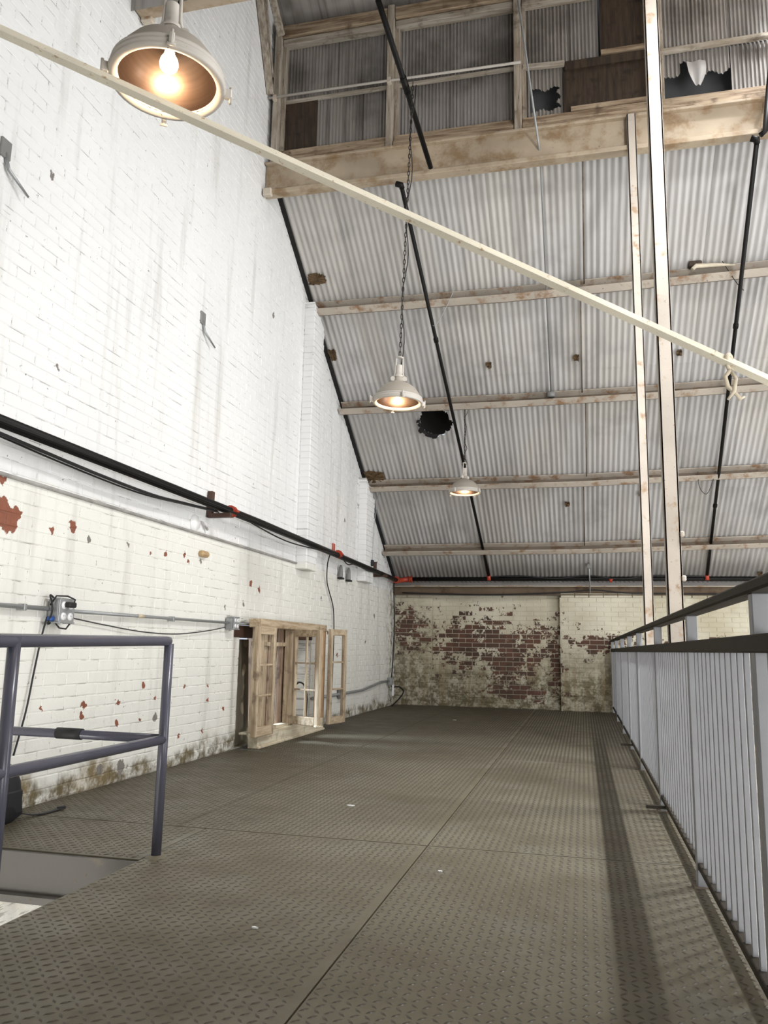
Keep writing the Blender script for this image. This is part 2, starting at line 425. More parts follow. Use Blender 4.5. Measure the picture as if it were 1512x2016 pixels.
# ------------------------------------------------------------------ floor
HX1, HY1, HY0 = -1.875, 3.31, .55      # stair opening
DECK_R = .53
floor = MB()
floor.box(XL, DECK_R, HY1, YB, -.10, -.012); floor.box(HX1, DECK_R, YF, HY1, -.10, -.012); floor.box(XL, HX1, YF, HY0, -.10, -.012)
floor = floor.build('floor', M['under'], kind='structure', label='olive steel tread-plate walkway floor of the mezzanine', cat='floor')
JX = [XL, -2.04, -.735, DECK_R]; JY = [YF, .80, 3.955, 7.10, 10.25, YB]
rects = []
for i in range(3):
    for j in range(5):
        x0, x1, y0, y1 = JX[i], JX[i+1], JY[j], JY[j+1]
        if i == 0 and j == 0: y1 = HY0
        if i == 0 and j == 1: y0 = HY1; x1 = HX1
        if i == 1 and j == 1: x0 = HX1
        if i == 1 and j == 0: x0 = JX[1]
        rects.append((x0, x1, y0, y1))
rects.append((-2.04, HX1, .55, .8)) if False else None
g = .003; gyj = .0065
for (x0, x1, y0, y1) in rects:
    MB().box(x0+g, x1-g, y0+gyj, y1-gyj, -.012, 0, .0015).build('floor_plate', M['floor'], floor)
def lugs():
    P = .0335; xs = np.arange(XL, DECK_R, P); ys = np.arange(1.2, YB, P)
    I, J = np.meshgrid(np.arange(len(xs)), np.arange(len(ys)), indexing='ij')
    cx = xs[I].ravel(); cy = ys[J].ravel(); par = ((I+J) % 2).ravel()
    keep = np.zeros(len(cx), bool); m = .014
    for (x0, x1, y0, y1) in rects: keep |= (cx > x0+m) & (cx < x1-m) & (cy > y0+m) & (cy < y1-m)
    cx, cy, par = cx[keep], cy[keep], par[keep]; n = len(cx)
    L, W, Hh = .0160, .0050, .0030
    tpl = np.array([(-L, 0, 0), (L, 0, 0), (0, -W, 0), (0, W, 0), (-L*.45, 0, Hh), (L*.45, 0, Hh)])
    ang = np.where(par == 0, math.pi/4, -math.pi/4); c, s = np.cos(ang), np.sin(ang)
    V = np.zeros((n, 6, 3))
    V[:, :, 0] = cx[:, None] + tpl[:, 0]*c[:, None] - tpl[:, 1]*s[:, None]
    V[:, :, 1] = cy[:, None] + tpl[:, 0]*s[:, None] + tpl[:, 1]*c[:, None]
    V[:, :, 2] = tpl[:, 2]
    T = np.array([(0, 2, 4), (2, 5, 4), (2, 1, 5), (1, 3, 5), (3, 4, 5), (3, 0, 4)])
    Fc = (T[None] + (np.arange(n)*6)[:, None, None]).reshape(-1)
    me = bpy.data.meshes.new('tread_lugs'); me.vertices.add(n*6); me.vertices.foreach_set('co', V.reshape(-1))
    me.loops.add(len(Fc)); me.loops.foreach_set('vertex_index', Fc.astype(np.int32))
    nf = n*6; me.polygons.add(nf); me.polygons.foreach_set('loop_start', (np.arange(nf)*3).astype(np.int32)); me.polygons.foreach_set('loop_total', np.full(nf, 3, np.int32))
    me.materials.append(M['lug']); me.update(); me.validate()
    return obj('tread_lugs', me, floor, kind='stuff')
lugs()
# stringer channels round the stair opening and the open edge
b = MB().box(XL, HX1, HY1-.02, HY1+.0, -.175, -.006).box(XL, HX1, HY1-.06, HY1, -.205, -.175)
b.build('opening_channel', M['fascia'], floor)
MB().box(HX1, HX1+.02, YF, HY1, -.205, -.012).build('opening_channel', M['fascia'], floor)
MB().box(DECK_R, DECK_R+.02, YF, YB, -.25, 0).build('edge_channel', M['fascia'], floor)
# ground floor of the hall below
lower = MB().box(XL-.35, XR, YF, YB+.3, ZL-.1, ZL).build('floor_lower', M['concrete'], kind='structure', label='pale concrete ground floor far below the mezzanine', cat='floor')

# ------------------------------------------------------------------ brick walls
def brick_mesh(name, L, Hh, D, axis, mat, lump):
    """a brick face standing proud; axis 0: faces +x, axis 1: faces -y. Origin at the face centre of the bed"""
    r = random.Random(lump); c = .004; l, h = L/2, Hh/2
    ring = lambda il, d: [(-l+il, -h+il, d), (l-il, -h+il, d), (l-il, h-il, d), (-l+il, h-il, d)]
    pts = ring(0, -D) + ring(0, -.0035) + ring(c, 0)
    pts = [(u+r.uniform(-.0012, .0012), v+r.uniform(-.0012, .0012), w+(r.uniform(-.001, .001) if w > -D else 0)) for u, v, w in pts]
    fs = [(8, 9, 10, 11)] + [(k, (k+1) % 4, 4+(k+1) % 4, 4+k) for k in range(4)] + [(4+k, 4+(k+1) % 4, 8+(k+1) % 4, 8+k) for k in range(4)]
    vs = [(w, -u, v) if axis == 0 else (u, -w, v) for u, v, w in pts]
    if axis == 0: vs = [(w, u, v) for u, v, w in pts]
    m = MB(); m.add(vs, fs); return m.mesh(name, mat)
def brick_wall(parent, slots, axis, mat, limit=300):
    """slots: (u, z, depth position, length). The largest in view become parts of their own, the rest one joined part"""
    gp = .0052 if axis == 0 else .009
    full = [brick_mesh('brick', BL-gp, BH-gp, .014, axis, mat, k) for k in range(6)]
    data = []
    for (u, z, dpt, L) in slots:
        p = (dpt, u, z) if axis == 0 else (u, dpt, z); q = project(p); a = 0
        if q and -10 < q[0] < 1522 and -10 < q[1] < 2026 and abs(L-BL) < 1e-3:
            e = (0, BL/2, 0) if axis == 0 else (BL/2, 0, 0)
            q1 = project(Vector(p)+Vector(e)); q2 = project(Vector(p)-Vector(e))
            a = abs(q1[0]-q2[0])*FPX*BH/q[2] if q1 and q2 else 0
        data.append((a, p, L))
    data.sort(key=lambda t: -t[0])
    rest = MB()
    for k, (a, p, L) in enumerate(data):
        d = RNG.uniform(-1, 1)*(.0007 if axis == 0 else .0018); pp = (p[0]+d, p[1], p[2]) if axis == 0 else (p[0], p[1]+d, p[2])
        me = full[RNG.randrange(6)]
        if k < limit and a > 0: obj('brick', me, parent, loc=pp)
        else:
            sc = (L-gp)/(BL-gp)
            vs = [(v.co.x*(sc if axis == 1 else 1)+pp[0], v.co.y*(sc if axis == 0 else 1)+pp[1], v.co.z+pp[2]) for v in me.vertices]
            rest.add(vs, [tuple(f.vertices) for f in me.polygons])
    rest.build('brickwork', mat, parent, kind='stuff')
def courses(u0, u1, z0, z1, dpt, skip=None, top=None, phase=0):
    out = []; k0 = math.floor(z0/BH+.001); k1 = math.ceil(z1/BH-.001)
    for k in range(k0, k1):
        zc = (k+.5)*BH
        x = math.floor(u0/BL)*BL - (0 if (k+phase) % 2 else BL/2)
        while x < u1:
            a, b = max(x, u0), min(x+BL, u1); x += BL
            if b-a < .035: continue
            if top and zc+BH/2 > top((a+b)/2): continue
            if skip and skip((a+b)/2, zc): continue
            out.append(((a+b)/2, zc, dpt, b-a))
    return out

# left wall -------------------------------------------------------------
OY0, OY1, OZ = 6.95, 8.95, 1.13
def wall_top(y):
    if 4.6 < y < 7.05: return 8.3
    return roof_z(y) - .03
wl = MB(); T = .36
bk = XL-.0055
wl.prism([(YF, ZL), (OY0, ZL), (OY0, 8.2), (MID, 8.5), (4.6, 8.0), (4.6, roof_z(4.6)), (YF, roof_z(YF))], 0, bk-T, bk)
wl.prism([(OY0, OZ), (OY1, OZ), (OY1, roof_z(OY1)), (7.3, roof_z(7.3)), (7.3, 7.6), (OY0, 7.7)], 0, bk-T, bk)
wl.prism([(OY0, ZL), (OY1, ZL), (OY1, 0), (OY0, 0)], 0, bk-T, bk)
wl.prism([(OY1, ZL), (YB+.3, ZL), (YB+.3, roof_z(YB+.3)), (OY1, roof_z(OY1))], 0, bk-T, bk)
wall_left = wl.build('wall_left', M['mortar_left'], kind='structure', label='tall white painted brick gable wall on the left', cat='wall')
PIL = [(8.36, 8.72, 1.83, .125), (10.87, 11.33, 1.84, .115)]       # y0, y1, base z, depth
def in_open(y, z): return (OY0-.1 < y < OY1+.1 and z < OZ+.02) and not (y < OY0 and z < .95 and False)
def skip_left(y, z):
    if OY0 < y < OY1 and z < OZ: return True
    if 6.80 < y < OY0 and .98 < z < 1.10: return True
    return any(a < y < b_ and z > c for a, b_, c, d in PIL)
k_open = math.ceil(OZ/BH)*BH
slots = courses(1.4, OY0, 0, k_open, XL-.0022, skip_left, wall_top) + courses(OY1, YB, 0, k_open, XL-.0022, skip_left, wall_top)
slots += courses(1.4, YB, k_open, 8.0, XL-.0022, skip_left, wall_top)
slots = [(u, z, d+(.0006 if z > 1.82 else 0), L) for u, z, d, L in slots]
for (a, b_, c, d) in PIL: slots += courses(a, b_, c, 5.2, XL+d, None, lambda y: wall_top(y)-.1, 1)
brick_wall(wall_left, slots, 0, M['wall_left'])
for (a, b_, c, d) in PIL:
    kz = math.floor(c/BH+.001)*BH
    MB().prism([(a, kz), (b_, kz), (b_, roof_z(b_)-.12), (a, roof_z(a)-.15)], 0, XL-.01, XL+d-.008).build('pilaster', M['mortar_left'], wall_left)
    for k in range(math.floor(c/BH+.001), int((roof_z(a)-.2)/BH)):      # header bricks on the flank that faces the room's near end
        MB().box(XL+.004, XL+d-.004, a-.006+RNG.uniform(-.002, .002), a+.02, k*BH+.004, (k+1)*BH-.004, .003).build('brick', M['wall_left'], wall_left)
# plaster drip ledge where the lower wall stands a little proud
MB().bar((XL+.006, 1.4, 1.812), (XL+.006, 8.36, 1.824), .03, .02, bev=.006).build('ledge', M['ledge'], wall_left)

# back wall -------------------------------------------------------------
RP = .14
wb = MB(); wb.box(XL-.35, XR, YB+.006, YB+.36, ZL, 1.80); wb.box(-.345, XR, YB-RP+.006, YB+.01, ZL, 1.765); wb.box(XL, -2.43, YB-.04+.006, YB+.01, -.2, 1.765)
wall_back = wb.build('wall_back', M['mortar_back'], kind='structure', label='low brick end wall with cream paint peeling off dark red brick', cat='wall')
slots = courses(-2.43, -.345, 0, 1.765, YB) + courses(XL, -2.43, 0, 1.765, YB-.04, None, None, 1) + courses(-.345, 3.3, -2.0, 1.765, YB-RP)
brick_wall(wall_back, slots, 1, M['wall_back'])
# hidden sides of the hall
fr = MB(); wz0, wz1, wx0, wx1 = -2.0, 3.0, 2.4, 7.4
def gable(u0, u1, z0, z1): fr.box(u0, u1, YF-.3, YF, z0, z1)
gable(XL-.35, wx0, ZL, 3.2); gable(wx1, XR, ZL, 3.2); gable(wx0, wx1, ZL, wz0); gable(wx0, wx1, wz1, 3.2)
fr.build('wall_front', M['plainwall'], kind='structure', label='whitewashed front wall behind the viewer with a tall glazed opening', cat='wall')
sd = MB(); sd.box(XR, XR+.3, YF, YB, ZL, -.1); sd.box(XR, XR+.3, YF, YB, 2.5, 8.4); sd.box(XR, XR+.3, YF, 1.5, -.1, 2.5); sd.box(XR, XR+.3, 10.5, YB, -.1, 2.5)
sd.build('wall_right', M['plainwall'], kind='structure', label='whitewashed far right wall of the hall with a long window', cat='wall')

# ------------------------------------------------------------------ corrugated roof
SL = math.atan(RS); SV = Vector((0, math.cos(SL), -math.sin(SL))); SN = Vector((0, math.sin(SL), math.cos(SL)))
def sheet_mesh(name, W, L, pitch, amp, U, V, Nn, mat, keep=None, rows=1, seg=6):
    n = int(round(W/pitch*seg)); m = MB(); vs = []; fs = []
    for j in range(rows+1):
        for i in range(n+1):
            u = W*i/n; h = amp*math.cos(2*math.pi*u/pitch)
            vs.append(U*u + V*(L*j/rows) + Nn*h)
    for j in range(rows):
        for i in range(n):
            if keep and not keep(W*(i+.5)/n, L*(j+.5)/rows): continue
            a = j*(n+1)+i; fs.append((a, a+1, a+n+2, a+n+1))
    m.add(vs, fs, True)
    me = bpy.data.meshes.new(name); me.from_pydata(m.v, [], m.f); me.polygons.foreach_set('use_smooth', [True]*len(m.f)); me.materials.append(mat); me.update()
    return me
PITCH_C = .0678; COV = PITCH_C*8
UX = Vector((1, 0, 0))
def roof_pt(x, y, off=0): return Vector((x, y, RC-RS*y)) + SN*off
cl = MB()
X1 = -3.02 + COV*13
# plain continuation of the roof beyond the sheets in view, and the near slope over the viewer
cl.add([roof_pt(X1, 7.2), roof_pt(XR+.3, 7.2), roof_pt(XR+.3, YB+.4), roof_pt(X1, YB+.4)], [(0, 1, 2, 3)])
ym = 2*MID
for (xa, xb, ya, yb) in [(XL-.3, 1.6, ym-7.2, YF-.4), (1.9, XR+.3, ym-7.2, YF-.4), (1.6, 1.9, 3.15, YF-.4), (1.6, 1.9, ym-7.2, 4.35)]:  # gap in the slope lets the added fill light through
    cl.add([(xa, ya, roof_z(ya)), (xb, ya, roof_z(ya)), (xb, yb, roof_z(yb)), (xa, yb, roof_z(yb))], [(0, 1, 2, 3)])
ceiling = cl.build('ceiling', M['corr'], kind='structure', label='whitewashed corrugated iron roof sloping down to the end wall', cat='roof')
HOLE = Vector((-1.84, 10.19, 0))
laps = [7.12, 9.48, 11.32, 13.14, 13.55]
full_mesh = {}
for j in range(4):
    y0, y1 = laps[j], laps[j+1]
    L = (y1-y0)/math.cos(SL) + .10
    for i in range(13):
        x0 = -3.02 + COV*i + (.0 if j % 2 else .0)
        W = COV + PITCH_C*.5
        # the sheet that carries the vent hole is cut; the others share one mesh for each course
        ox, oy = x0, y0
        near = (x0-.3 < HOLE.x < x0+W+.3) and (y0-.3 < HOLE.y < y1+.3)
        if near:
            def keep(u, v, ox=ox, oy=oy):
                x = ox+u; y = oy+v*math.cos(SL); dx, dy = (x-HOLE.x)/.215, (y-HOLE.y)/.205; a = math.atan2(dy, dx)
                return dx*dx+dy*dy > (1+.06*math.sin(5*a)+.05*math.sin(11*a+1))**2
            me = sheet_mesh('corrugated_sheet', W, L, PITCH_C, .009, UX, SV, SN, M['corr'], keep, 70)
        else:
            if j not in full_mesh: full_mesh[j] = sheet_mesh('corrugated_sheet', W, L, PITCH_C, .009, UX, SV, SN, M['corr'])
            me = full_mesh[j]
        obj('corrugated_sheet', me, ceiling, loc=roof_pt(x0, y0, .006*j + .004*(i % 2)))
# black strip along the gap between gable wall and sheeting
MB().bar(roof_pt(XL+.018, 7.2, .002), roof_pt(XL+.018, 13.5, .002), .05, .02, SN).build('edge_seal', M['tar'], ceiling)
# vent duct above the hole
R = SN.to_track_quat('Z', 'Y').to_matrix()
vd = MB(); vd.lathe([(.24, .012), (.24, .5), (.001, .5)], 28, roof_pt(HOLE.x, HOLE.y), True, R)
vd.build('vent_stub', M['tar'], ceiling)
rg = MB(); rr = random.Random(4)
for k in range(13):
    a = math.radians(rr.uniform(70, 200)); ln = rr.uniform(.012, .035) + .06*max(0, math.sin(a-.5))*rr.random()
    c0 = roof_pt(HOLE.x, HOLE.y, -.014) + UX*math.cos(a)*.205 + SV*math.sin(a)*.200; wd = rr.uniform(.03, .06)
    t = (-UX*math.sin(a)+SV*math.cos(a))*wd; outd = (UX*math.cos(a)+SV*math.sin(a))
    rg.add([c0-t, c0+t, c0+t*rr.uniform(.2, .9)+outd*ln-SN*.01, c0-t*rr.uniform(.1, .9)+outd*ln*rr.uniform(.6, 1.2)-SN*.02, c0-t+SN*.004, c0+t+SN*.004], [(0, 1, 2, 3), (1, 0, 4, 5)])
rg.build('torn_flashing', M['tar'], ceiling)
# rusted-through corners where the purlins meet the wall
def rust_patch(x, y, rx, ry, seed):
    r = random.Random(seed); m = MB(); c = roof_pt(x, y, -.016); n = 46; vs = [c-SN*.006]; 
    for k in range(n):
        a = 2*math.pi*k/n; f = .92+.10*math.sin(3*a+seed)+r.uniform(-.14, .10); e_ = lambda v: math.copysign(abs(v)**.6, v); vs.append(c + UX*e_(math.cos(a))*rx*f + SV*e_(math.sin(a))*ry*f - SN*r.uniform(0, .02))
    for k in range(n): vs.append(vs[1+k] + SN*.012)
    m.add(vs, [(0, 1+k, 1+(k+1) % n) for k in range(n)] + [(1+k, 1+(k+1) % n, 1+n+(k+1) % n, 1+n+k) for k in range(n)])
    m.build('rust_patch', M['rusthole'], ceiling)
rust_patch(-2.89, 8.24, .11, .08, 1); rust_patch(-2.88, 11.02, .15, .12, 2); rust_patch(-2.96, 9.15, .05, .09, 3)
for k, (x, y) in enumerate([(-1.04, 9.42), (.0, 9.4), (1.16, 9.42), (.83, 11.45), (1.19, 11.52), (-.17, 11.6), (2.6, 13.0), (2.78, 13.05)]):
    rust_patch(x, y, .035, .05, 10+k)

# ------------------------------------------------------------------ purlins, beams
def channel(name, label, y, x0, x1, h, w, mat, cat='purlin', group=None, pts=None, lip=True):
    """Z-section hung under the roof sheeting: top flange, web, bottom flange"""
    t = thing(name, label, cat, (x0, y, roof_z(y)-.2), group)
    P = pts or [(x0, y), (x1, y)]
    web, top, bot = MB(), MB(), MB()
    for (xa, ya), (xb, yb) in zip(P, P[1:]):
        A = roof_pt(xa, ya); B = roof_pt(xb, yb); e = Vector((.004, 0, 0))
        top.bar(A-SN*.02, B+e-SN*.02, w, .011, SN, .002)
        web.bar(A-SN*(.02+h/2)+SV*(w/2-.006), B+e-SN*(.02+h/2)+SV*(w/2-.006), .010, h, SN)
        bot.bar(A-SN*(.02+h)-SV*.012, B+e-SN*(.02+h)-SV*.012, w, .012, SN, .002)
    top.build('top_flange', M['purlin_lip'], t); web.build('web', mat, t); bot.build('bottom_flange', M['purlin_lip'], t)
    return t
XE = 4.3
PG = 'roof purlins'
pdat = [('top', [(XL+.02, 8.62), (-.73, 8.64), (.63, 8.62), (XE, 8.55)], 'topmost of the four rusty purlins under the sloping roof, just below the tan beam'),
        ('b', [(XL+.02, 9.93), (-.85, 9.95), (.69, 9.94), (XE, 9.86)], 'second purlin down under the corrugated roof, behind the middle lamp'),
        ('c', [(XL+.02, 11.2), (0, 11.21), (XE, 11.09)], 'third purlin down under the corrugated roof, behind the far lamp'),
        ('d', [(XL+.02, 12.46), (0, 12.45), (XE, 12.31)], 'lowest roof purlin just above the black pipe and end wall')]
for nm, P, lab in pdat:
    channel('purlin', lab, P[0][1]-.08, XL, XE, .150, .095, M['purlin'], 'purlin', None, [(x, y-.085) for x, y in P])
# eaves channel on top of the end wall
t = thing('eaves_beam', 'brown rusty channel beam lying along the top of the end wall', 'beam', (0, YB, 1.80))
MB().box(XL, XR, 13.20, 13.215, 1.815, 1.935).build('web', M['eave'], t)
MB().box(XL, XR, 13.10, 13.215, 1.935, 1.947).build('top_flange', M['cream'], t)
MB().box(XL, XR, 13.14, 13.215, 1.803, 1.815).build('bottom_flange', M['eave'], t)
MB().box(XL, XR, 13.215, 13.36, 1.80, 2.02).build('closing_board', M['corr'], t)
# the two monitor girders
def girder(label, y, face):
    t = thing('roof_girder', label, 'beam', (0, y, BEAM_Z))
    f = face
    MB().box(XL+.01, XR, min(y, y+f*.11), max(y, y+f*.11), BEAM_Z, BEAM_Z+.045, .004).build('bottom_flange', M['beam'], t)
    MB().box(XL+.01, XR, min(y+f*.05, y+f*.07), max(y+f*.05, y+f*.07), BEAM_Z+.045, BEAM_Z+.33).build('web', M['beam'], t)
    MB().box(XL+.01, XR, min(y+f*.0, y+f*.13), max(y+f*.0, y+f*.13), BEAM_Z+.33, BEAM_Z+.355, .004).build('top_flange', M['beam'], t)
    MB().box(XL+.01, XL+.10, min(y-f*.03, y+f*.03), max(y-f*.03, y+f*.03), BEAM_Z-.03, BEAM_Z+.05, .008).build('bearing_block', M['cream'], t)
    return t
girder('long tan rusty girder along the top of the corrugated roof slope', BEAM_Y, 1)
girder('tan steel girder end at the top of the photo above the near lamp', 4.64, -1)

# ------------------------------------------------------------------ clerestory of the roof monitor
CY = 7.13; Z0, Z1, ZT = 5.95, 6.56, 7.25
wc = MB(); wc.box(XL, XR, 7.42, 7.46, 5.78, 7.7)
wall_cl = wc.build('wall_clerestory', M['outside'], kind='structure', label='clerestory wall of timber posts and grimy corrugated sheets above the girder', cat='wall')
PC = .0355
UPZ = Vector((0, 0, 1)); NY = Vector((0, -1, 0))
def cl_sheet(x0, x1, z0, z1, keep=None, dy=0., rows=1):
    W = x1-x0
    me = sheet_mesh('wall_sheet', W, z1-z0, PC, .009, UX, UPZ, NY, M['corr_up'], keep, rows, 6)
    return obj('wall_sheet', me, wall_cl, loc=(x0, CY+.03+dy, z0))
posts = [-2.985, -1.765, -.495, .775, 2.04, 3.31]
for (a, b_) in zip(posts, posts[1:]):
    k = posts.index(a); mid_ = (a+b_)/2
    if k == 0:
        cl_sheet(a, mid_+.02, Z1, ZT); cl_sheet(mid_, b_, Z1, ZT, dy=.008)
        cl_sheet(-2.56, mid_+.30, Z0, Z1); cl_sheet(mid_+.28, b_, Z0, Z1, dy=.008)
    elif k == 1:
        cl_sheet(a, mid_+.02, Z1, ZT); cl_sheet(mid_, b_, Z1, ZT, dy=.008); cl_sheet(a, mid_+.02, Z0, Z1); cl_sheet(mid_, b_, Z0, Z1, dy=.008)
    elif k == 2:
        cl_sheet(a, .0, Z1, ZT); cl_sheet(-.02, .27, Z1, ZT, dy=.008)
        def kp(u, v):
            x = -.47+u; z = Z0+v
            return not (-.385 < x < -.11+.02*math.sin(z*60) and 6.075+.012*math.sin(x*40) < z < 6.30-.08*max(0, x+.2)+.02*math.sin(x*33))
        cl_sheet(-.47, -.06, Z0, Z1-.03, kp, 0, 46)
    elif k == 3:
        cl_sheet(a, mid_+.04, Z1-.08, ZT); cl_sheet(mid_+.02, b_, Z1-.08, ZT, dy=.008)
        def kp(u, v):
            x = .82+u; z = Z0+v
            edge = 6.255+.02*math.sin(x*31)+.035*math.sin(x*13) - .13*math.exp(-((x-1.14)/.07)**2) + (.10 if 1.0 < x < 1.07 else 0)
            return z > edge
        cl_sheet(.82, 1.43, Z0, Z1-.07, kp, 0, 60)
        cl_sheet(1.44, b_, Z0, Z1-.08, dy=.008)
    else:
        cl_sheet(a, b_, Z1, ZT); cl_sheet(a, b_, Z0, Z1)
# curled tongue of torn sheet
tg = MB(); vs = []; fs = []
for j in range(9):
    z = 6.36 - .034*j; w = .085*(1-(j/9)**3); yy = CY + .015 - .05*math.sin(j/8*math.pi*.8)
    for i in range(7): vs.append((1.14+w*(i/3-1), yy-.012*math.cos(i*1.6), z))
for j in range(8):
    for i in range(6): a = j*7+i; fs.append((a, a+1, a+8, a+7))
tg.add(vs, fs, True); tg.build('torn_tongue', M['corr'], wall_cl)
for (x0, x1, z0, z1) in [(-2.955, -2.56, 5.97, 6.55), (-.066, .735, 5.99, 6.44), (.285, .735, 6.56, ZT)]:
    MB().box(x0, x1, CY+.005, CY+.02, z0, z1).build('plywood_panel', M['ply'], wall_cl)
MB().box(-.05, .735, CY-.02, CY+.02, 6.44, 6.53).build('board', M['ply'], wall_cl); MB().box(.29, .735, CY-.02, CY+.02, 6.55, 6.60).build('board', M['plate_timber'], wall_cl)
MB().box(.0, .735, CY-.03, CY+.02, 5.985, 6.035).build('board', M['plate_timber'], wall_cl)
for x in posts:
    MB().box(x-.035, x+.035, CY-.10, CY+.0, 5.80, 7.42, .006).build('post', M['post_timber'], wall_cl)
    MB().box(x+.035, x+.075, CY-.03, CY+.03, 5.95, 7.25, .004).build('batten', M['post_timber'], wall_cl)
for (a, b_) in zip(posts, posts[1:]):
    MB().box(a+.04, b_-.04, CY-.09, CY+.03, 5.80, 5.885, .006).build('sill_timber', M['plate_timber'], wall_cl)
    MB().box(a+.04, b_-.04, CY-.05, CY+.03, 5.885, 5.97, .006).build('sill_timber', M['plate_timber'], wall_cl)
    MB().box(a+.04, b_-.04, CY-.06, CY+.03, 7.19, 7.26, .006).build('head_timber', M['head_timber'], wall_cl)
    MB().box(a+.04, b_-.04, CY-.09, CY+.04, 7.27, 7.40, .006).build('wall_plate', M['plate_timber'], wall_cl)
    if a < -.6: MB().box(a+.04, b_-.04, CY-.01, CY+.02, 6.535, 6.575, .004).build('mid_rail', M['head_timber'], wall_cl)
MB().bar((-.45, CY-.02, 6.53), (-.05, CY-.02, 6.51), .05, .05, bev=.008).build('mid_rail', M['head_timber'], wall_cl)
MB().bar((.82, CY-.02, 6.475), (3.3, CY-.02, 6.50), .05, .05, bev=.008).build('mid_rail', M['head_timber'], wall_cl)
t = thing('conduit_pipe', 'thin pale pipe running across the clerestory posts', 'pipe', (-3, 6.98, 6.53))
MB().tube([(XL+.005, 7.0, 6.535), (-2.0, 7.0, 6.53), (-.46, 6.99, 6.50)], .013, 8).build('pipe', M['rim'], t)
for x in (-2.985, -1.765): MB().box(x-.02, x+.02, 6.985, 7.035, 6.50, 6.56, .004).build('clip', M['cream'], t)
# monitor roof above
mr = MB(); zr = 7.42; zt = zr+RS*1.43
LA, LB, LH = 2.3, 3.35, .75                      # unseen ridge slot and shaft, added to narrow the overhead light
for sg in (1, -1):
    yo, yi, zi = MID+sg*1.43, MID+sg*LH, zr+RS*(1.43-LH)
    for q in ([(XL, yo, zr), (XR, yo, zr), (XR, yi, zi), (XL, yi, zi)], [(XL, yi, zi), (LA, yi, zi), (LA, MID, zt), (XL, MID, zt)], [(LB, yi, zi), (XR, yi, zi), (XR, MID, zt), (LB, MID, zt)],
              [(LA, yi, zi), (LB, yi, zi), (LB, yi, 9.4), (LA, yi, 9.4)]): mr.add(q, [(0, 1, 2, 3)])
for x in (LA, LB): mr.add([(x, MID-LH, zr), (x, MID+LH, zr), (x, MID+LH, 9.4), (x, MID-LH, 9.4)][0:0] or [(x, MID-LH, zi), (x, MID, zt), (x, MID+LH, zi), (x, MID+LH, 9.4), (x, MID-LH, 9.4)], [(0, 1, 2, 3, 4)])
mr.add([(XL, 4.5, 5.4), (XR, 4.5, 5.4), (XR, 4.4, 7.6), (XL, 4.4, 7.6)], [(0, 1, 2, 3)])
mon = mr.build('ceiling_monitor', M['corr_up'], kind='structure', label='raised monitor roof over the girders', cat='roof')
for y, h in ((6.72, .10), (6.2, .10)):
    z = zr+RS*(7.25-y)
    MB().box(XL+.05, XR, y-.05, y+.05, z-.16, z-.03, .006).build('purlin', M['plate_timber'], mon)
# timbers of the monitor gable against the left wall
t = thing('gable_timber', 'pair of pale raking timbers against the white wall in the top corner', 'timber', (-3.0, 6.9, 6.5))
MB().bar((-3.02, 6.97, 6.55), (-3.02, 6.25, 8.05), .035, .07, (1, 0, 0), .004).build('rafter', M['post_timber'], t)
MB().bar((-3.02, 6.97, 6.75), (-3.0, 6.55, 7.75), .03, .05, (1, 0, 0), .004).build('strut', M['post_timber'], t)
MB().bar((-2.94, 7.0, 7.25), (-2.94, 6.3, 7.75), .05, .07, (1, 0, 0), .004).build('strut', M['post_timber'], t)

# ------------------------------------------------------------------ guard railing on the right
GX = .447
gr = thing('guard_railing', 'long grey-blue steel guard railing with square pickets along the walkway edge', 'railing', (GX, 6.5, 0))
gy = [-1.2, .8, 2.27, 3.63, 5.23, 6.93, 8.34, 9.89, 11.56, 13.12]
for y in gy:
    o = MB().box(GX-.022, GX+.022, y-.022, y+.022, 0, 1.078, .003).build('post', M['guard'], gr)
    MB().box(GX-.035, GX+.035, y-.03, y+.03, 0, .006).build('base_plate', M['purlin'], o)
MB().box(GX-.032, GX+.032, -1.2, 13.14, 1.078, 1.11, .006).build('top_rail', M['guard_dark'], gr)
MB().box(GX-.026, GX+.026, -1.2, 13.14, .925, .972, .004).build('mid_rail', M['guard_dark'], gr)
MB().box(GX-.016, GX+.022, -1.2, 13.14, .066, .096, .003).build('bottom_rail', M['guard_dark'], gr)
pk = MB().box(-.008, .008, -.008, .008, .094, .927, .0015).mesh('picket', M['guard'])
for a, b_ in zip(gy, gy[1:]):
    n = max(2, round((b_-a)/.104))
    for k in range(1, n): obj('picket', pk, gr, loc=(GX, a+(b_-a)*k/n, 0))
for y in (4.95, 8.1): MB().box(GX-.12, GX+.02, y-.012, y+.012, .06, .078).build('toe_bracket', M['guard_dark'], gr)  # short dark bars reaching inward from the bottom rail

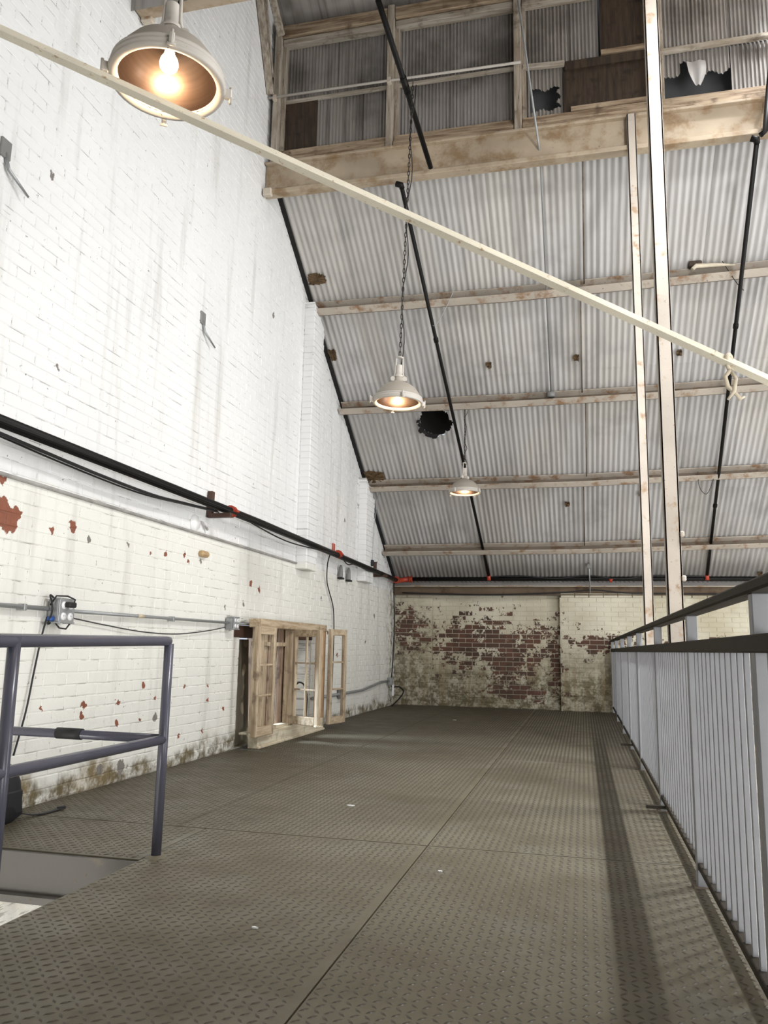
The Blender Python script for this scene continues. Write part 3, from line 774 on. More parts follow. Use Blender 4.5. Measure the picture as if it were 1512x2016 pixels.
# ------------------------------------------------------------------ stair railing on the left
SX, SY = -1.829, 3.37; r0 = .0215
sr = thing('stair_railing', 'slate blue tube handrail round the stair opening at the left', 'railing', (SX, SY, 0))
def arc_pts(c, a, b, n=7):
    """quarter bend from unit dir a to b about c-(a+b)*r"""
    r = .05
    return [Vector(c) + (-Vector(a)-Vector(b))*r + Vector(a)*r*math.cos(t) + Vector(b)*r*math.sin(t) for t in [math.pi/2*k/n for k in range(n+1)]]
HZ = .932
MB().tube([(SX, SY, .0), (SX, SY, HZ-.012)], r0, 16).build('post', M['rail'], sr)
MB().tube([(SX, 2.33, -.02), (SX, 2.33, HZ)], r0, 16).build('post', M['rail'], sr)
MB().tube([(SX, .62, -.02), (SX, .62, HZ)], r0, 16).build('post', M['rail'], sr)
MB().tube([(SX, .62, HZ-.03), (SX, 2.4, HZ-.012), (SX, SY-.03, HZ), (SX-.004, SY-.006, HZ), (SX-.03, SY, HZ), (XL+.01, SY, HZ+.0)], r0, 16).build('top_rail', M['rail'], sr)
MB().tube([(SX, .62, .49), (SX, 2.4, .498), (SX, SY, .498)], r0*.95, 14).build('mid_rail', M['rail'], sr)
mrl = MB().tube([(SX, SY, .500), (XL+.01, SY, .505)], r0*.95, 14).build('cross_mid_rail', M['rail'], sr)
MB().tube([(-2.37, SY, .504), (-2.24, SY, .503)], r0*1.18, 14).build('sleeve', M['rubber'], mrl)
MB().lathe([(.001, .012), (.035, .010), (.048, 0)], 18, (SX, SY, 0)).build('weld_collar', M['floor'], sr)

# ------------------------------------------------------------------ hanger posts beyond the railing
def hanger(label, x, y, z0, z1, w, d):
    t = thing('hanger_post', label, 'post', (x, y, z0))
    MB().box(x-w/2, x+w/2, y-.006, y+.006, z0, z1, .002).build('web', M['hanger'], t)
    MB().box(x-w/2, x-w/2+.012, y-.006, y+d, z0, z1, .002).build('flange', M['hanger'], t)
    MB().box(x+w/2-.012, x+w/2, y-.006, y+d, z0, z1, .002).build('flange', M['hanger'], t)
    return t
h1 = hanger('wide cream steel hanger post rising past the girder to the roof', .550, 5.15, ZL, 7.9, .092, .07)
for z in (1.35, 1.62): MB().box(.59, .615, 5.12, 5.16, z, z+.035, .006).build('bolt_lug', M['hanger'], h1)
h2 = hanger('narrow cream steel hanger post fixed to the tan girder', .534, 6.965, ZL, 5.78, .078, .05)
MB().box(.565, .60, 6.94, 6.975, 1.13, 1.17, .006).build('bolt_lug', M['hanger'], h2)

# ------------------------------------------------------------------ pale angle-iron brace across the view
A0 = Vector((-1.849, 2.0, 2.932)); A1 = Vector((.709, 3.2, 1.956)); dA = (A1-A0)
S0 = A0 - dA*.47; S1 = A0 + dA*1.62
br = thing('angle_brace', 'pale yellow rust-flecked angle-iron brace slanting across the whole view', 'brace', S0)
sd_ = Vector((0, -1, .1)).normalized()
MB().bar(S0, S1, .005, .040, (0, 0, 1)).build('upright_leg', M['strap'], br)
nrm = dA.normalized().cross(Vector((0, 0, 1))).normalized(); upv = nrm.cross(dA.normalized())
MB().bar(S0+nrm*.018+upv*-.020, S1+nrm*.018+upv*-.020, .040, .005, (0, 0, 1)).build('flat_leg', M['strap'], br)
col = MB().box(S1.x-.06, S1.x+.06, S1.y-.06, S1.y+.06, ZL, S1.z+1.2, .01).build('steel_column', M['hanger'], label='square cream column at the far end of the slanting brace', cat='column')
# rag knotted round the brace
K = A0 + dA*((.563+1.849)/2.558)
rag = MB(); rag.tube([K+Vector((.012*math.cos(t), .016*math.cos(t), (.030*math.sin(t))))-Vector((0, .004, 0)) for t in [2*math.pi*k/12 for k in range(12)]], .008, 7, True)
rag.tube([K+Vector(v) for v in ((0, -.012, -.035), (-.02, -.014, -.06), (-.012, -.012, -.10), (.012, -.012, -.125), (.03, -.012, -.15), (.045, -.01, -.14))], [.009, .008, .009, .007, .009, .004], 7)
rag.tube([K+Vector(v) for v in ((0, -.012, -.035), (.018, -.014, -.07), (.008, -.016, -.12), (-.015, -.012, -.15))], [.008, .007, .008, .004], 7)
rag.build('knotted_rag', M['cloth'], label='pale rag knotted round the slanting brace near the right edge', cat='rag')

# ------------------------------------------------------------------ pendant lamps
def make_lamp():
    root = thing('pendant_lamp', 'x', 'lamp', (0, 0, 0), 'industrial pendant lamps', local=True)
    R0 = .193
    MB().lathe([(.030, .215), (.033, .172), (.040, .160), (.062, .150), (.100, .134), (.140, .104), (.168, .066), (.182, .030), (.186, .012)], 40).build('hood', M['enamel'], root)
    rim = MB().lathe([(.184, .028), (.197, .026), (.199, .016), (.193, .013), (.201, .008), (.204, -.004), (.199, -.008), (.203, -.013), (.198, -.022), (.186, -.023), (.172, -.016), (.170, -.004)], 48).build('rim', M['rim'], root)
    MB().lathe([(.171, -.012), (.173, .004), (.170, .028), (.156, .066), (.128, .102), (.090, .128), (.050, .143), (.001, .146)], 40).build('reflector', M['reflector'], root)
    for k in range(4):
        a = math.radians(12+90*k); c, s = math.cos(a), math.sin(a); R = Matrix.Rotation(a, 3, 'Z')
        cl_ = MB(); cl_.rbox(R @ Vector((.212, 0, -.004)), (.014, .009, .020), R, .004); cl_.tube([R @ Vector((.222, 0, -.030)), R @ Vector((.222, 0, .024))], .0055, 8)
        cl_.tube([R @ Vector((.222, -.014, -.030)), R @ Vector((.222, .014, -.030))], .005, 8)
        cl_.build('clamp', M['rim'], root)
    MB().lathe([(.024, .300), (.026, .216), (.034, .214), (.034, .200)], 20).build('neck', M['rim'], root)
    yk = MB()
    for s in (-1, 1):
        yk.tube([(s*.046, 0, .185), (s*.030, 0, .235), (s*.026, 0, .37)], .0065, 8); yk.tube([(s*.046, -.012, .185), (s*.046, .012, .185)], .020, 12)
    yk.tube([(-.026, 0, .365), (0, 0, .375), (.026, 0, .365)], .008, 8)
    yk.build('yoke', M['rim'], root)
    b = MB().lathe([(.001, .030), (.018, .033), (.030, .046), (.034, .062), (.030, .080), (.020, .098), (.016, .115)], 20).build('bulb', M['bulb'], root)
    MB().lathe([(.018, .108), (.020, .11), (.020, .145)], 16).build('socket', M['galv'], root)
    return root
def chain(root, L):
    m = MB(); z = .375; k = 0
    while z < L:
        a = .0045; pts = []
        for t in range(10):
            th = 2*math.pi*t/10; u = .0085*math.cos(th); w = .024*math.sin(th)
            pts.append((u if k % 2 == 0 else 0, 0 if k % 2 == 0 else u, z+.022+w))
        m.tube(pts, .0040, 5, True); z += .040; k += 1
    m.build('chain', M['chain'], root)
    cd = MB(); n = 26
    cd.tube([(.018*math.sin(i*.8)+.012, .012*math.cos(i*1.1), .30+(L-.32)*i/n) for i in range(n+1)], .0042, 6).build('cord', M['rubber'], root)
LX, LZ = -1.40, 2.875
lamp = make_lamp()
ldat = [((-1.392, 2.3, 2.90), 1.55, 'largest pendant lamp, glowing at the top left in front of the white wall'),
        ((-1.40, 6.05, 2.874), 2.84, 'middle pendant lamp on a long dark chain before the corrugated roof'),
        ((-1.40, 9.87, 2.876), 1.07, 'smallest and farthest pendant lamp, above the end wall')]
for i, (loc, L, lab) in enumerate(ldat):
    r = lamp if i == 2 else copy_tree(lamp)
    r.location = loc; r['label'] = lab; chain(r, L)
    r.rotation_euler = ((0, 0, .35), (0, .03, .2), (0, 0, .9))[i]
    l = bpy.data.lights.new('lamp_bulb_light', 'POINT'); l.energy = 5; l.color = (1, .74, .46); l.shadow_soft_size = .03
    o = bpy.data.objects.new('lamp_bulb_light', l); COL.objects.link(o); o.location = (loc[0], loc[1], loc[2]-.035)

# ------------------------------------------------------------------ sprinkler pipework
PX = -2.93
pp = thing('sprinkler_main', 'thick black sprinkler pipe with red couplings running along the left wall', 'pipe', (PX, 7, 2.05))
MB().tube([(PX, 1.0, 2.045), (PX, 7, 2.06), (PX, 12.75, 2.015)], .034, 16).build('pipe', M['black'], pp)
MB().tube([(PX+.06, 1.0, 2.025), (PX+.055, 6, 2.035), (PX+.05, 8.5, 2.04)], .010, 8).build('conduit', M['black'], pp)
def coupling(parent, p, q, r=.048):
    p = Vector(p); q = Vector(q); d = (q-p).normalized(); c = (p+q)/2
    m = MB(); m.tube([p, q], r, 14)
    m.tube([p+d*.004, p+d*.014], r*1.18, 14); m.tube([q-d*.014, q-d*.004], r*1.18, 14)
    s = d.cross(Vector((0, 0, 1)))
    if s.length < .1: s = Vector((1, 0, 0))
    s.normalize(); m.tube([c+s*r*1.3-d*.03, c+s*r*1.3+d*.03], r*.22, 8); m.tube([c-s*r*1.3-d*.03, c-s*r*1.3+d*.03], r*.22, 8)
    return m.build('coupling', M['red'], parent)
for y in (6.34, 9.52): coupling(pp, (PX, y-.03, 2.058), (PX, y+.03, 2.058), .044)
elb = MB().tube([(PX, 12.74, 2.015), (PX+.0, 12.95, 2.02), (PX+.03, 13.05, 2.035), (PX+.09, 13.09, 2.05), (PX+.2, 13.10, 2.056)], .040, 14).build('elbow', M['red'], pp)
coupling(pp, (PX, 12.74, 2.016), (PX, 12.82, 2.018), .048); coupling(pp, (PX+.14, 13.095, 2.054), (PX+.2, 13.1, 2.056), .048)
pb = thing('sprinkler_cross_main', 'black horizontal pipe running under the eaves above the end wall', 'pipe', (0, 13.1, 2.05))
MB().tube([(PX+.2, 13.1, 2.056), (0, 13.1, 2.058), (XE+1, 13.1, 2.05)], .034, 14).build('pipe', M['black'], pb)
for x in (.45,): coupling(pb, (x-.02, 13.1, 2.04), (x+.02, 13.1, 2.04), .036)
def branch(label, pts, cpl, name='sprinkler_branch'):
    t = thing(name, label, 'pipe', pts[-1])
    P = [Vector(p) for p in pts]
    MB().tube(P, .021, 12).build('pipe', M['black'], t)
    d = (P[-1]-P[0]).normalized()
    for f in cpl:
        c = P[0].lerp(P[-1], f); m = MB(); m.tube([c-d*.035, c-d*.02, c+d*.02, c+d*.035], [.024, .029, .029, .024], 12); m.build('union', M['black'], t)
    e = P[0]; MB().tube([e+Vector((-.05, 0, .02)), e+Vector((0, 0, 0)), e+d*.03], [.028, .030, .028], 12).build('elbow', M['black'], t)
    b = P[-1]; MB().tube([b+Vector((0, -.0, -.07)), b+Vector((0, 0, .05))], .032, 12).build('red_tee', M['red'], t)
    return t
branch('black pipe sloping down the roof behind the two smaller lamps', [(-1.6, 6.912, 5.31), (-1.454, 13.06, 2.10)], (.28, .60))
branch('black pipe sloping down the roof at the right edge of the photo', [(1.575, 6.95, 5.36), (1.866, 13.06, 2.10)], (.30, .75))
t = thing('riser_pipe', 'black pipe leaning from the girder up into the roof monitor', 'pipe', (-1.31, 6.9, 5.45))
MB().tube([(-1.312, 6.9, 5.448), (-1.384, 6.05, 5.711), (-1.455, 5.37, 5.945)], .024, 12).build('pipe', M['black'], t)
MB().tube([(-1.376, 6.13, 5.686), (-1.389, 5.99, 5.731)], .030, 12).build('chain_clamp', M['black'], t)
t = thing('riser_pipe', 'black pipe at the top right corner bending beside the girder', 'pipe', (1.58, 6.95, 5.4))
MB().tube([(1.70, 6.93, 5.90), (1.64, 6.93, 5.42), (1.60, 6.94, 5.39)], .024, 12).build('pipe', M['black'], t)
MB().tube([(1.75, 6.6, 6.5), (1.70, 6.93, 5.90)], .024, 12).build('pipe', M['black'], t)
# wall brackets that carry the main
def bracket(label, y):
    t = thing('pipe_bracket', label, 'bracket', (XL, y, 2.0))
    MB().box(XL+.006, XL+.05, y-.025, y+.025, 1.985, 2.20, .003).build('upright', M['brown'], t)
    MB().box(XL+.006, XL+.22, y-.02, y+.03, 1.975, 2.012, .003).build('arm', M['brown'], t)
bracket('near brown L-shaped bracket carrying the black pipe on the white wall', 6.15)
bracket('far brown L-shaped bracket under the black pipe near the corner', 11.76)
# slack black cables
def cable(label, pts, r, name='cable', mat='rubber'):
    P = [Vector(p) for p in pts]; Q = []
    for i in range(len(P)-1):
        a, b_, c, d = P[max(i-1, 0)], P[i], P[i+1], P[min(i+2, len(P)-1)]
        for k in range(6):
            s = k/6; Q.append(.5*((2*b_)+(c-a)*s+(2*a-5*b_+4*c-d)*s*s+(3*b_-a-3*c+d)*s**3))
    Q.append(P[-1]); return MB().tube(Q, r, 7).build(name, M[mat], label=label, cat='cable')
cable('black cables sagging under the thick wall pipe at the left', [(PX-.02, 2.6, 2.02), (PX-.02, 3.74, 1.985), (PX-.02, 4.43, 1.965), (PX-.02, 5.06, 1.962), (PX-.02, 5.5, 1.985), (PX-.02, 6.1, 2.02)], .011)
cable('second thinner black cable sagging below the wall pipe', [(PX-.05, 3.3, 2.0), (PX-.05, 4.1, 1.965), (PX-.05, 4.9, 1.952), (PX-.05, 5.6, 1.99), (PX-.05, 6.2, 2.03)], .006)
cable('black cable draped along the pipe between the far wall bracket and the red coupling', [(PX+.03, 6.4, 2.04), (PX+.03, 7.6, 1.97), (PX+.03, 8.9, 2.02), (PX+.03, 9.5, 2.03), (PX+.04, 9.8, 1.96), (PX+.03, 10.2, 2.0), (PX+.03, 10.9, 1.98), (PX+.03, 11.6, 2.03)], .007)
cable('thin dark cable hanging down the white wall to the far window sash', [(-2.95, 9.25, 2.03), (-2.99, 9.28, 1.9), (-3.035, 9.42, 1.72), (-3.035, 9.5, 1.62), (-3.035, 9.70, 1.42), (-3.035, 9.76, 1.2), (-3.035, 9.77, .9), (-3.035, 9.75, .4)], .007)
cable('black cable running down the far corner of the walls', [(-2.99, 12.86, 1.98), (-3.0, 12.92, 1.8), (-3.01, 13.02, 1.3), (-3.01, 12.98, .8), (-3.01, 12.88, .4), (-3.0, 12.86, .3)], .011)
cable('black flex looping to the floor from the corner socket', [(-2.97, 12.86, .30), (-2.9, 13.0, .30), (-2.86, 13.12, .22), (-2.9, 13.0, .12), (-2.95, 12.7, .02)], .012)
cable('thin grey hanging wire between lowest purlin and the wall pipe', [(-2.86, 11.3, 3.3), (-2.92, 11.25, 2.75), (-2.93, 11.2, 2.12)], .004, mat='galv')
t = thing('cable_clamp', 'small black clamp standing on the wall pipe below the hanging wire', 'clamp', (PX, 11.2, 2.09))
MB().box(PX-.02, PX+.02, 11.17, 11.23, 2.08, 2.17, .006).build('body', M['rubber'], t); MB().tube([(PX-.02, 11.25, 2.13), (PX+.05, 11.3, 2.15)], .008, 6).build('lever', M['rubber'], t)
cable('black cable sagging along the pipe above the end wall', [(-1.5, 13.05, 2.08), (-1.0, 13.05, 2.10), (-.4, 13.05, 2.06), (.1, 13.05, 2.10), (.6, 13.05, 2.05), (1.1, 13.05, 2.10), (1.9, 13.05, 2.08)], .010)
cable('black cable along the brown eaves beam', [(-2.9, 13.12, 1.83), (-1.5, 13.1, 1.80), (-.3, 13.1, 1.84), (.2, 13.1, 1.88), (.8, 13.1, 1.83), (2.5, 13.1, 1.82)], .012)

# ------------------------------------------------------------------ electrical things on the left wall
def outlet_box(label, y, z, s=1.0, extra=False):
    t = thing('outlet_box', label, 'outlet box', (XL, y, z)); x0 = XL+.006
    w, h, d = .062*s, .062*s, .075
    MB().box(x0, x0+d, y-w, y+w, z-h, z+h, .008).build('box', M['boxgrey'], t)
    cv = MB().box(x0+d, x0+d+.008, y-w-.004, y+w+.004, z-h-.004, z+h+.004, .003).build('cover', M['boxgrey'], t)
    R = Matrix.Rotation(math.pi/2, 3, 'Y')
    for i in (-1, 1):
        for j in (-1, 1):
            so = MB(); so.lathe([(.001, .007), (.019*s, .006), (.0205*s, 0)], 18, (x0+d+.008, y+i*.029*s, z+j*.029*s), True, R); so = so.build('socket', M['socket'], t)
            sl = MB()
            for q in (-1, 1): sl.box(x0+d+.0148, x0+d+.0158, y+i*.029*s+q*.006-.001, y+i*.029*s+q*.006+.001, z+j*.029*s-.002, z+j*.029*s+.008)
            sl.build('slots', M['slot'], so)
    for i in (-1, 1):
        for j in (-1, 1): MB().box(x0+.01, x0+d+.014, y+i*w*.98-.006, y+i*w*.98+.006, z+j*h*.98-.006, z+j*h*.98+.006, .003).build('screw_lug', M['boxgrey'], t)
    if extra:
        MB().rbox((x0+d+.028, y, z+.036), (.022, .034, .016), Matrix.Identity(3), .006).build('plug', M['rubber'], t)
        MB().box(x0+.02, x0+.055, y-w-.035, y-w, z-.062, z-.035, .006).build('blue_plug', M['blue'], t)
        MB().tube([(x0+.04+.02*math.cos(a*2), y-w-.012+.075*math.cos(a)*.35, z+.005+.085*math.sin(a)) for a in [2*math.pi*k/20 for k in range(20)]], .0055, 7, True).build('flex_loop', M['rubber'], t)
        MB().tube([(x0+.03, y-w-.02, z+.03), (x0+.06, y-w-.01, z+.085), (x0+.085, y-.01, z+.088), (x0+.10, y+.045, z+.07), (x0+.105, y+.03, z+.045)], .005, 7).build('flex', M['rubber'], t)
        MB().tube([(x0+.04, y-w-.02, z-.04), (x0+.06, y-.03, z-.10), (x0+.07, y+.02, z-.105), (x0+.075, y+.05, z-.07)], .005, 7).build('flex', M['rubber'], t)
    return t
outlet_box('large grey four-way outlet box with black plug and coiled flex on the white wall', 4.22, 1.10, 1.12, True)
outlet_box('small grey four-way outlet box beside the brown window lintel', 6.66, 1.11, .85)
t = thing('wall_conduit', 'grey conduit pipe between the two outlet boxes on the white wall', 'conduit', (XL, 5, 1.1))
MB().tube([(XL+.035, 1.5, 1.105), (XL+.035, 4.14, 1.108)], .0135, 10).build('pipe', M['conduit'], t); MB().tube([(XL+.035, 4.30, 1.105), (XL+.035, 6.60, 1.112)], .0115, 10).build('pipe', M['conduit'], t)
MB().tube([(XL+.035, 6.72, 1.112), (XL+.035, 7.2, 1.112)], .0115, 10).build('pipe', M['conduit'], t)
MB().tube([(XL+.035, 5.10, 1.108), (XL+.035, 5.18, 1.108)], .014, 10).build('tape', M['woodcream'], t)
for y in (3.9, 5.6): MB().box(XL+.004, XL+.052, y-.012, y+.012, 1.088, 1.125, .003).build('clip', M['galv'], t)
cable('thin grey wire drooping below the conduit between the outlet boxes', [(XL+.03, 4.30, 1.07), (XL+.025, 4.7, 1.035), (XL+.025, 5.2, 1.00), (XL+.025, 5.7, .995), (XL+.025, 6.2, 1.03), (XL+.03, 6.55, 1.07)], .0045, mat='slot')
cable('thin black wire hanging from the large outlet box behind the handrail', [(XL+.03, 4.12, 1.06), (XL+.02, 4.10, .95), (XL+.02, 4.06, .75), (XL+.02, 4.02, .53), (XL+.02, 3.95, .3)], .0055)
t = thing('low_conduit', 'grey conduit stepping along the wall near the floor in the far corner', 'conduit', (XL, 11, .33))
MB().tube([(XL+.03, 9.0, .33), (XL+.03, 11.15, .325), (XL+.03, 11.25, .33), (XL+.03, 12.3, .40), (XL+.03, 12.75, .40)], .017, 10).build('pipe', M['conduit'], t)
MB().box(XL+.01, XL+.07, 10.05, 10.2, .27, .40, .01).build('junction_box', M['insul'], t)
t = thing('corner_outlet', 'small white outlet box in the far corner near the floor', 'outlet box', (XL, 12.85, .38))
MB().box(XL+.006, XL+.07, 12.79, 12.91, .33, .45, .008).build('box', M['boxgrey'], t); MB().box(XL+.07, XL+.10, 12.82, 12.9, .16, .34, .008).build('adaptor', M['socket'], t)
# hooks and odd fixings
def hook(label, y, z, s):
    t = thing('wall_hook', label, 'hook', (XL, y, z))
    MB().box(XL-.01, XL+.012, y-.04*s, y+.04*s, z-.02*s, z+.09*s, .004).build('plate', M['insul'], t)
    MB().tube([(XL+.0, y, z+.02), (XL+.02*s, y+.02*s, z-.08*s), (XL+.05*s, y+.16*s, z-.17*s)], [.012*s, .011*s, .007*s], 8).build('spike', M['galv'], t)
hook('dark iron hook jutting from the middle of the white wall', 5.86, 3.60, 1.0)
hook('dark iron spike at the left edge of the white wall below the brace', 3.44, 3.58, 1.0)
for y, lab in ((9.94, 'left'), (10.31, 'right')):
    t = thing('wall_insulator', f'small grey ceramic insulator on the white wall, {lab} one of the pair', 'insulator', (XL, y, 1.87), 'pair of grey insulators')
    MB().lathe([(.001, .10), (.014, .095), (.024, .06), (.030, -.02), (.030, -.06)], 14, (XL+.04, y, 1.87)).build('body', M['insul'], t)
    MB().box(XL+.004, XL+.07, y-.02, y+.08, 1.785, 1.808, .004).build('base', M['rubber'], t)
MB().box(XL-.002, XL+.02, 9.66, 9.74, 2.10, 2.22, .012).build('red_tag', M['red'], label='small flat red-brown tag on the wall above the pipe', cat='tag')
MB().box(XL-.01, XL+.045, 6.03, 6.16, 1.635, 1.685, .016).build('loose_brick', M['mudbrick'], label='broken tan brick end poking out of the white wall', cat='brick')
t = thing('patched_stub', 'round painted-over pipe stub on the wall below the near bracket', 'stub', (XL, 5.95, 1.9))
MB().lathe([(.001, .03), (.06, .025), (.075, 0)], 18, (XL, 5.93, 1.895), True, Matrix.Rotation(math.pi/2, 3, 'Y')).build('cap', M['wall_left'], t)
MB().tube([(XL+.02, 5.96, 1.935), (XL+.03, 6.03, 1.93), (XL+.02, 6.13, 1.87)], .012, 8).build('hook', M['mortar_left'], t)

# ------------------------------------------------------------------ roof fittings
t = thing('roof_conduit', 'thin grey conduit dropping down the roof to a small round box', 'conduit', (-.31, 9.75, 4.05))
MB().tube([(-.424, 6.2, 6.476), (-.30, 7.0, 5.60), (-.29, 7.15, 5.50), (-.313, 9.75, 4.075)], .010, 8).build('pipe', M['conduit'], t)
MB().lathe([(.001, -.035), (.045, -.035), (.052, -.02), (.052, .02), (.045, .03), (.001, .03)], 14, (-.313, 9.78, 4.055)).build('round_box', M['insul'], t)
for k, (y0, y1, x, lab) in enumerate([(7.3, 8.52, .10, 'uppermost'), (8.6, 9.82, .06, 'second'), (9.95, 11.08, .10, 'third'), (11.2, 12.34, .06, 'fourth')]):
    MB().tube([roof_pt(x, y0, -.05), roof_pt(x, y1, -.07)], .008, 6).build('sag_rod', M['purlin'], label=f'{lab} thin sag rod from the top between the roof purlins', cat='rod', group='sag rods')
t = thing('eaves_conduit', 'short grey conduit with a small box at the foot of the roof', 'conduit', (.12, 12.9, 2.1))
MB().tube([(.12, 12.78, 2.22), (.13, 13.04, 2.0), (.13, 13.06, 1.83)], .010, 8).build('pipe', M['galv'], t); MB().box(.09, .15, 12.75, 12.81, 2.19, 2.26, .006).build('box', M['insul'], t)
MB().box(1.17, 1.30, 8.40, 8.50, 4.93, 4.99, .01).build('wood_block', M['ply'], label='dark wood block wedged on the topmost purlin', cat='block')
t = thing('caged_roll', 'pale roll of rag lying along the topmost purlin', 'rag', (1.45, 8.45, 4.95))
MB().tube([(1.20, 8.40, 4.89), (1.24, 8.41, 4.93), (1.45, 8.42, 4.925), (1.62, 8.42, 4.91)], [.02, .026, .02, .008], 9).build('roll', M['cloth'], t)
cable('thin wire loop hanging from the third purlin by the right-hand pipe', [(1.52, 11.0, 3.28), (1.53, 11.0, 3.08), (1.60, 11.0, 2.98), (1.66, 11.0, 3.05), (1.74, 11.0, 3.28)], .005, mat='slot')
cable('thin wire tie round the left sloping pipe at the topmost purlin', [(-1.30, 8.42, 4.95), (-1.42, 8.42, 4.68), (-1.53, 8.42, 4.50), (-1.59, 8.42, 4.55)], .004, mat='galv')
cable('thin wire tie round the right sloping pipe at the topmost purlin', [(1.50, 8.42, 4.96), (1.62, 8.42, 4.72), (1.69, 8.42, 4.62)], .004, mat='chain')

# ------------------------------------------------------------------ window in the left wall
FX = -2.86
win = thing('window_1', 'weathered wooden casement window frame standing out of the left wall', 'window', (FX, 7.9, 0), kind='structure')
MB().box(-2.985, FX, 6.97, 8.93, 1.085, 1.165, .006).build('head', M['woody'], win)
MB().box(-2.96, FX, 7.0, 8.92, .0, .135, .006).build('sill', M['woodcream'], win)
MB().box(FX-.01, FX+.012, 7.0, 8.92, .0, .022, .004).build('sill_bead', M['woodcream'], win)
MB().box(-3.06, -2.93, 7.02, 8.9, .115, .135, .004).build('sill_board', M['woodcream'], win)
MB().box(-2.96, FX-.006, 7.0, 7.07, .135, 1.085, .005).build('jamb', M['woodz'], win)
MB().box(-2.96, FX-.004, 8.83, 8.92, .0, 1.085, .005).build('jamb', M['woodorange'], win)
MB().box(-2.97, FX-.02, 7.87, 7.95, .135, 1.085, .005).build('mullion', M['woodz'], win)
MB().box(-3.02, -2.985, 7.79, 8.06, .135, 1.085, .004).build('plank', M['woodpink'], win)
for (a, b_, mt) in ((7.25, 7.34, 'woodpink'), (7.38, 7.47, 'woodz'), (7.50, 7.60, 'woodpink')): MB().box(-3.03, -2.99, a, b_, .135, 1.085, .004).build('plank', M[mt], win)
MB().box(-3.055, -3.04, 7.25, 7.61, .135, 1.085).build('backing_board', M['ply'], win)
MB().box(-3.0, -2.95, 7.07, 7.87, .915, .955, .004).build('transom', M['woodz'], win)
MB().box(-2.98, -2.90, 7.55, 7.90, .13, .16, .004).build('sill_stop', M['woodcream'], win)
def sash(parent, p, q, z0, z1, cols, rows, th=.042, st=.055, mats=('woodz', 'woody')):
    p = Vector((*p, 0)); q = Vector((*q, 0)); d = (q-p); L = d.length; d.normalize(); s_ = thing('sash', None, None, (0, 0, 0)); 
    bpy.data.objects.remove(s_)
    P = lambda u, z: (p + d*u + Vector((0, 0, z)))
    fr_ = MB(); up = d.cross(Vector((0, 0, 1)))
    fr_.bar(P(st/2, z0), P(st/2, z1), st, th, up, .004); fr_.bar(P(L-st/2, z0), P(L-st/2, z1), st, th, up, .004)
    fr = fr_.build('sash', M[mats[0]], parent)
    r_ = MB(); r_.bar(P(st, z0+.04), P(L-st, z0+.04), th*.95, .08, bev=.004); r_.build('bottom_rail', M[mats[1]], fr)
    r_ = MB(); r_.bar(P(st, z1-.035), P(L-st, z1-.035), th*.95, .07, bev=.004); r_.build('top_rail', M[mats[1]], fr)
    for k in range(1, rows):
        z = z0+.08+(z1-z0-.15)*k/rows; MB().bar(P(st, z), P(L-st, z), .024, .018, bev=.003).build('muntin', M[mats[1]], fr)
    for k in range(1, cols):
        u = st+(L-2*st)*k/cols; MB().bar(P(u, z0+.08), P(u, z1-.07), .018, .024, up, .003).build('muntin', M[mats[0]], fr)
    return fr
sash(win, (-2.83, 6.79), (-2.815, 7.20), .12, 1.09, 1, 3)
sash(win, (-2.885, 7.90), (-2.515, 7.69), .15, 1.085, 2, 3)
sash(win, (-2.80, 8.86), (-2.725, 9.25), .06, 1.12, 1, 3)
b = MB().bar((-2.74, 8.0, .155), (-2.50, 7.66, .150), .07, .018, bev=.004).build('broken_sill_piece', M['woodcream'], win)
# inside of the opening
MB().box(-3.30, XL+.004, 6.82, 9.0, .99, 1.10, .004).build('lintel', M['brown'], wall_left)
MB().bar((-3.16, 7.0, 0), (-3.20, 7.02, .97), .02, .02).build('jamb_strip', M['woodpink'], wall_left)
bd = thing('leaning_board', 'stained brown board leaning in the near side of the wall opening', 'board', (-3.2, 7.2, 0))
MB().bar((-3.15, 7.22, .0), (-3.19, 7.22, .975), .44, .018, (1, 0, 0), .003).build('board', M['stain'], bd)
MB().box(-3.42, -3.36, 7.95, 8.02, 0, 1.1).build('back_strip', M['woodpink'], win)
MB().box(-3.30, -3.24, 8.30, 8.50, .0, 1.0, .004).build('speckled_panel', M['speckle'], label='narrow dark speckled panel standing inside the window opening', cat='panel')
MB().box(-3.36, -3.30, 8.52, 8.95, 0, 1.12).build('reveal_lining', M['white'], win)
cable('black flex curled behind the middle casement sash', [(-3.0, 8.25, .45), (-3.0, 8.4, .53), (-3.0, 8.6, .50), (-3.0, 8.72, .36), (-3.0, 8.7, .16)], .009)

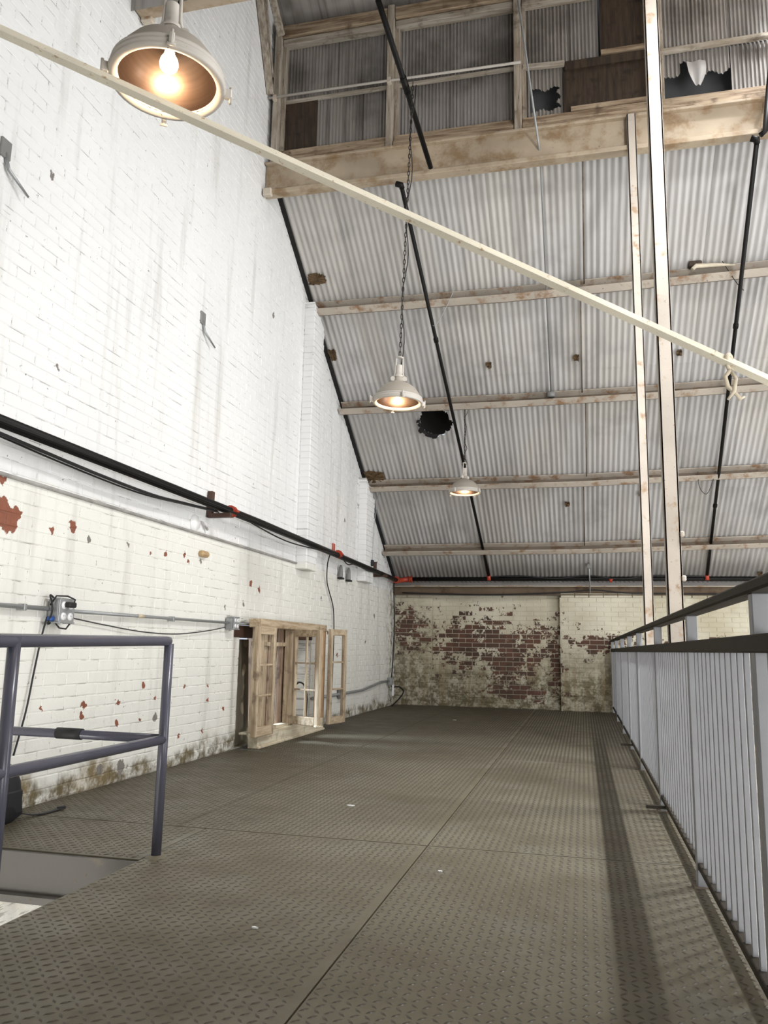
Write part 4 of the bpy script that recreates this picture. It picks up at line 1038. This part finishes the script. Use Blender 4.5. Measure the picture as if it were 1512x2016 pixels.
# ------------------------------------------------------------------ bag and small litter
bg = thing('black_bag', 'black nylon bag slumped against the white wall with a loose strap', 'bag', (-2.96, 3.7, 0))
m = MB(); vs = []; n = 20
prof = [(0, .0, .80), (.03, .03, 1), (.12, 0, 1.0), (.20, -.01, .94), (.26, -.02, .80), (.30, -.03, .5), (.315, -.03, .08)]
for (z, dx, s) in prof:
    for k in range(n):
        a = 2*math.pi*k/n; ca, sa = math.cos(a), math.sin(a)
        e = lambda v: math.copysign(abs(v)**.55, v)
        vs.append((-2.945+dx*.3+.098*s*e(ca)+.004*math.sin(7*a+z*40), 3.66+.19*s*e(sa)+.006*math.sin(5*a+z*30), z))
m.add(vs, [(i*n+k, i*n+(k+1) % n, (i+1)*n+(k+1) % n, (i+1)*n+k) for i in range(len(prof)-1) for k in range(n)], True); m.build('body', M['bag'], bg)
MB().bar((-2.855, 3.55, .10), (-2.852, 3.80, .10), .02, .12, bev=.008).build('pocket', M['bag'], bg)
P = [(-2.88, 3.84, .03), (-2.86, 3.90, .012), (-2.845, 3.97, .006), (-2.835, 4.05, .006), (-2.83, 4.12, .012)]
m = MB()
for a, b_ in zip(P, P[1:]): m.bar(a, b_, .028, .006, bev=.002)
m.bar((-2.845, 4.10, .012), (-2.81, 4.13, .016), .03, .014, bev=.004); m.build('strap', M['bag'], bg)
for k, (x, y, s, lab) in enumerate([(-1.345, 4.757, .022, 'small scrap of white paper in the middle of the floor'), (-1.656, 10.775, .03, 'tiny white scrap on the floor near the end wall'), (-1.07, 2.66, .010, 'pale crumb on the near floor left of the plate joint'), (-.60, 3.52, .012, 'curl of pale fluff on the floor right of the plate joint')]):
    m = MB(); r = random.Random(k); n = 7
    pts = [(x+s*math.cos(2*math.pi*i/n)*r.uniform(.7, 1.3), y+.6*s*math.sin(2*math.pi*i/n)*r.uniform(.7, 1.3)) for i in range(n)]
    m.prism(pts, 2, .001, .006); m.build('paper_scrap', M['paper'], label=lab, cat='scrap')

# ------------------------------------------------------------------ far hall seen through the railing
t = thing('hall_door', 'tan painted door low on the end wall beyond the railing', 'door', (2.6, 13.2, -2))
MB().box(2.40, 3.2, 13.18, 13.235, -1.06, -.38, .004).build('leaf', M['tan'], t); MB().box(2.34, 2.40, 13.17, 13.235, -1.1, -.3, .004).build('frame', M['ply'], t)
for z, lab in ((.119, 'upper'), (-.086, 'lower')):
    MB().tube([(.9, 13.19, z), (5, 13.19, z)], .018, 10).build('wall_pipe', M['black'], label=f'{lab} of two thin dark pipes across the wall beyond the railing', cat='pipe')
for o in list(bpy.data.objects):
    if '_w' in o: del o['_w']
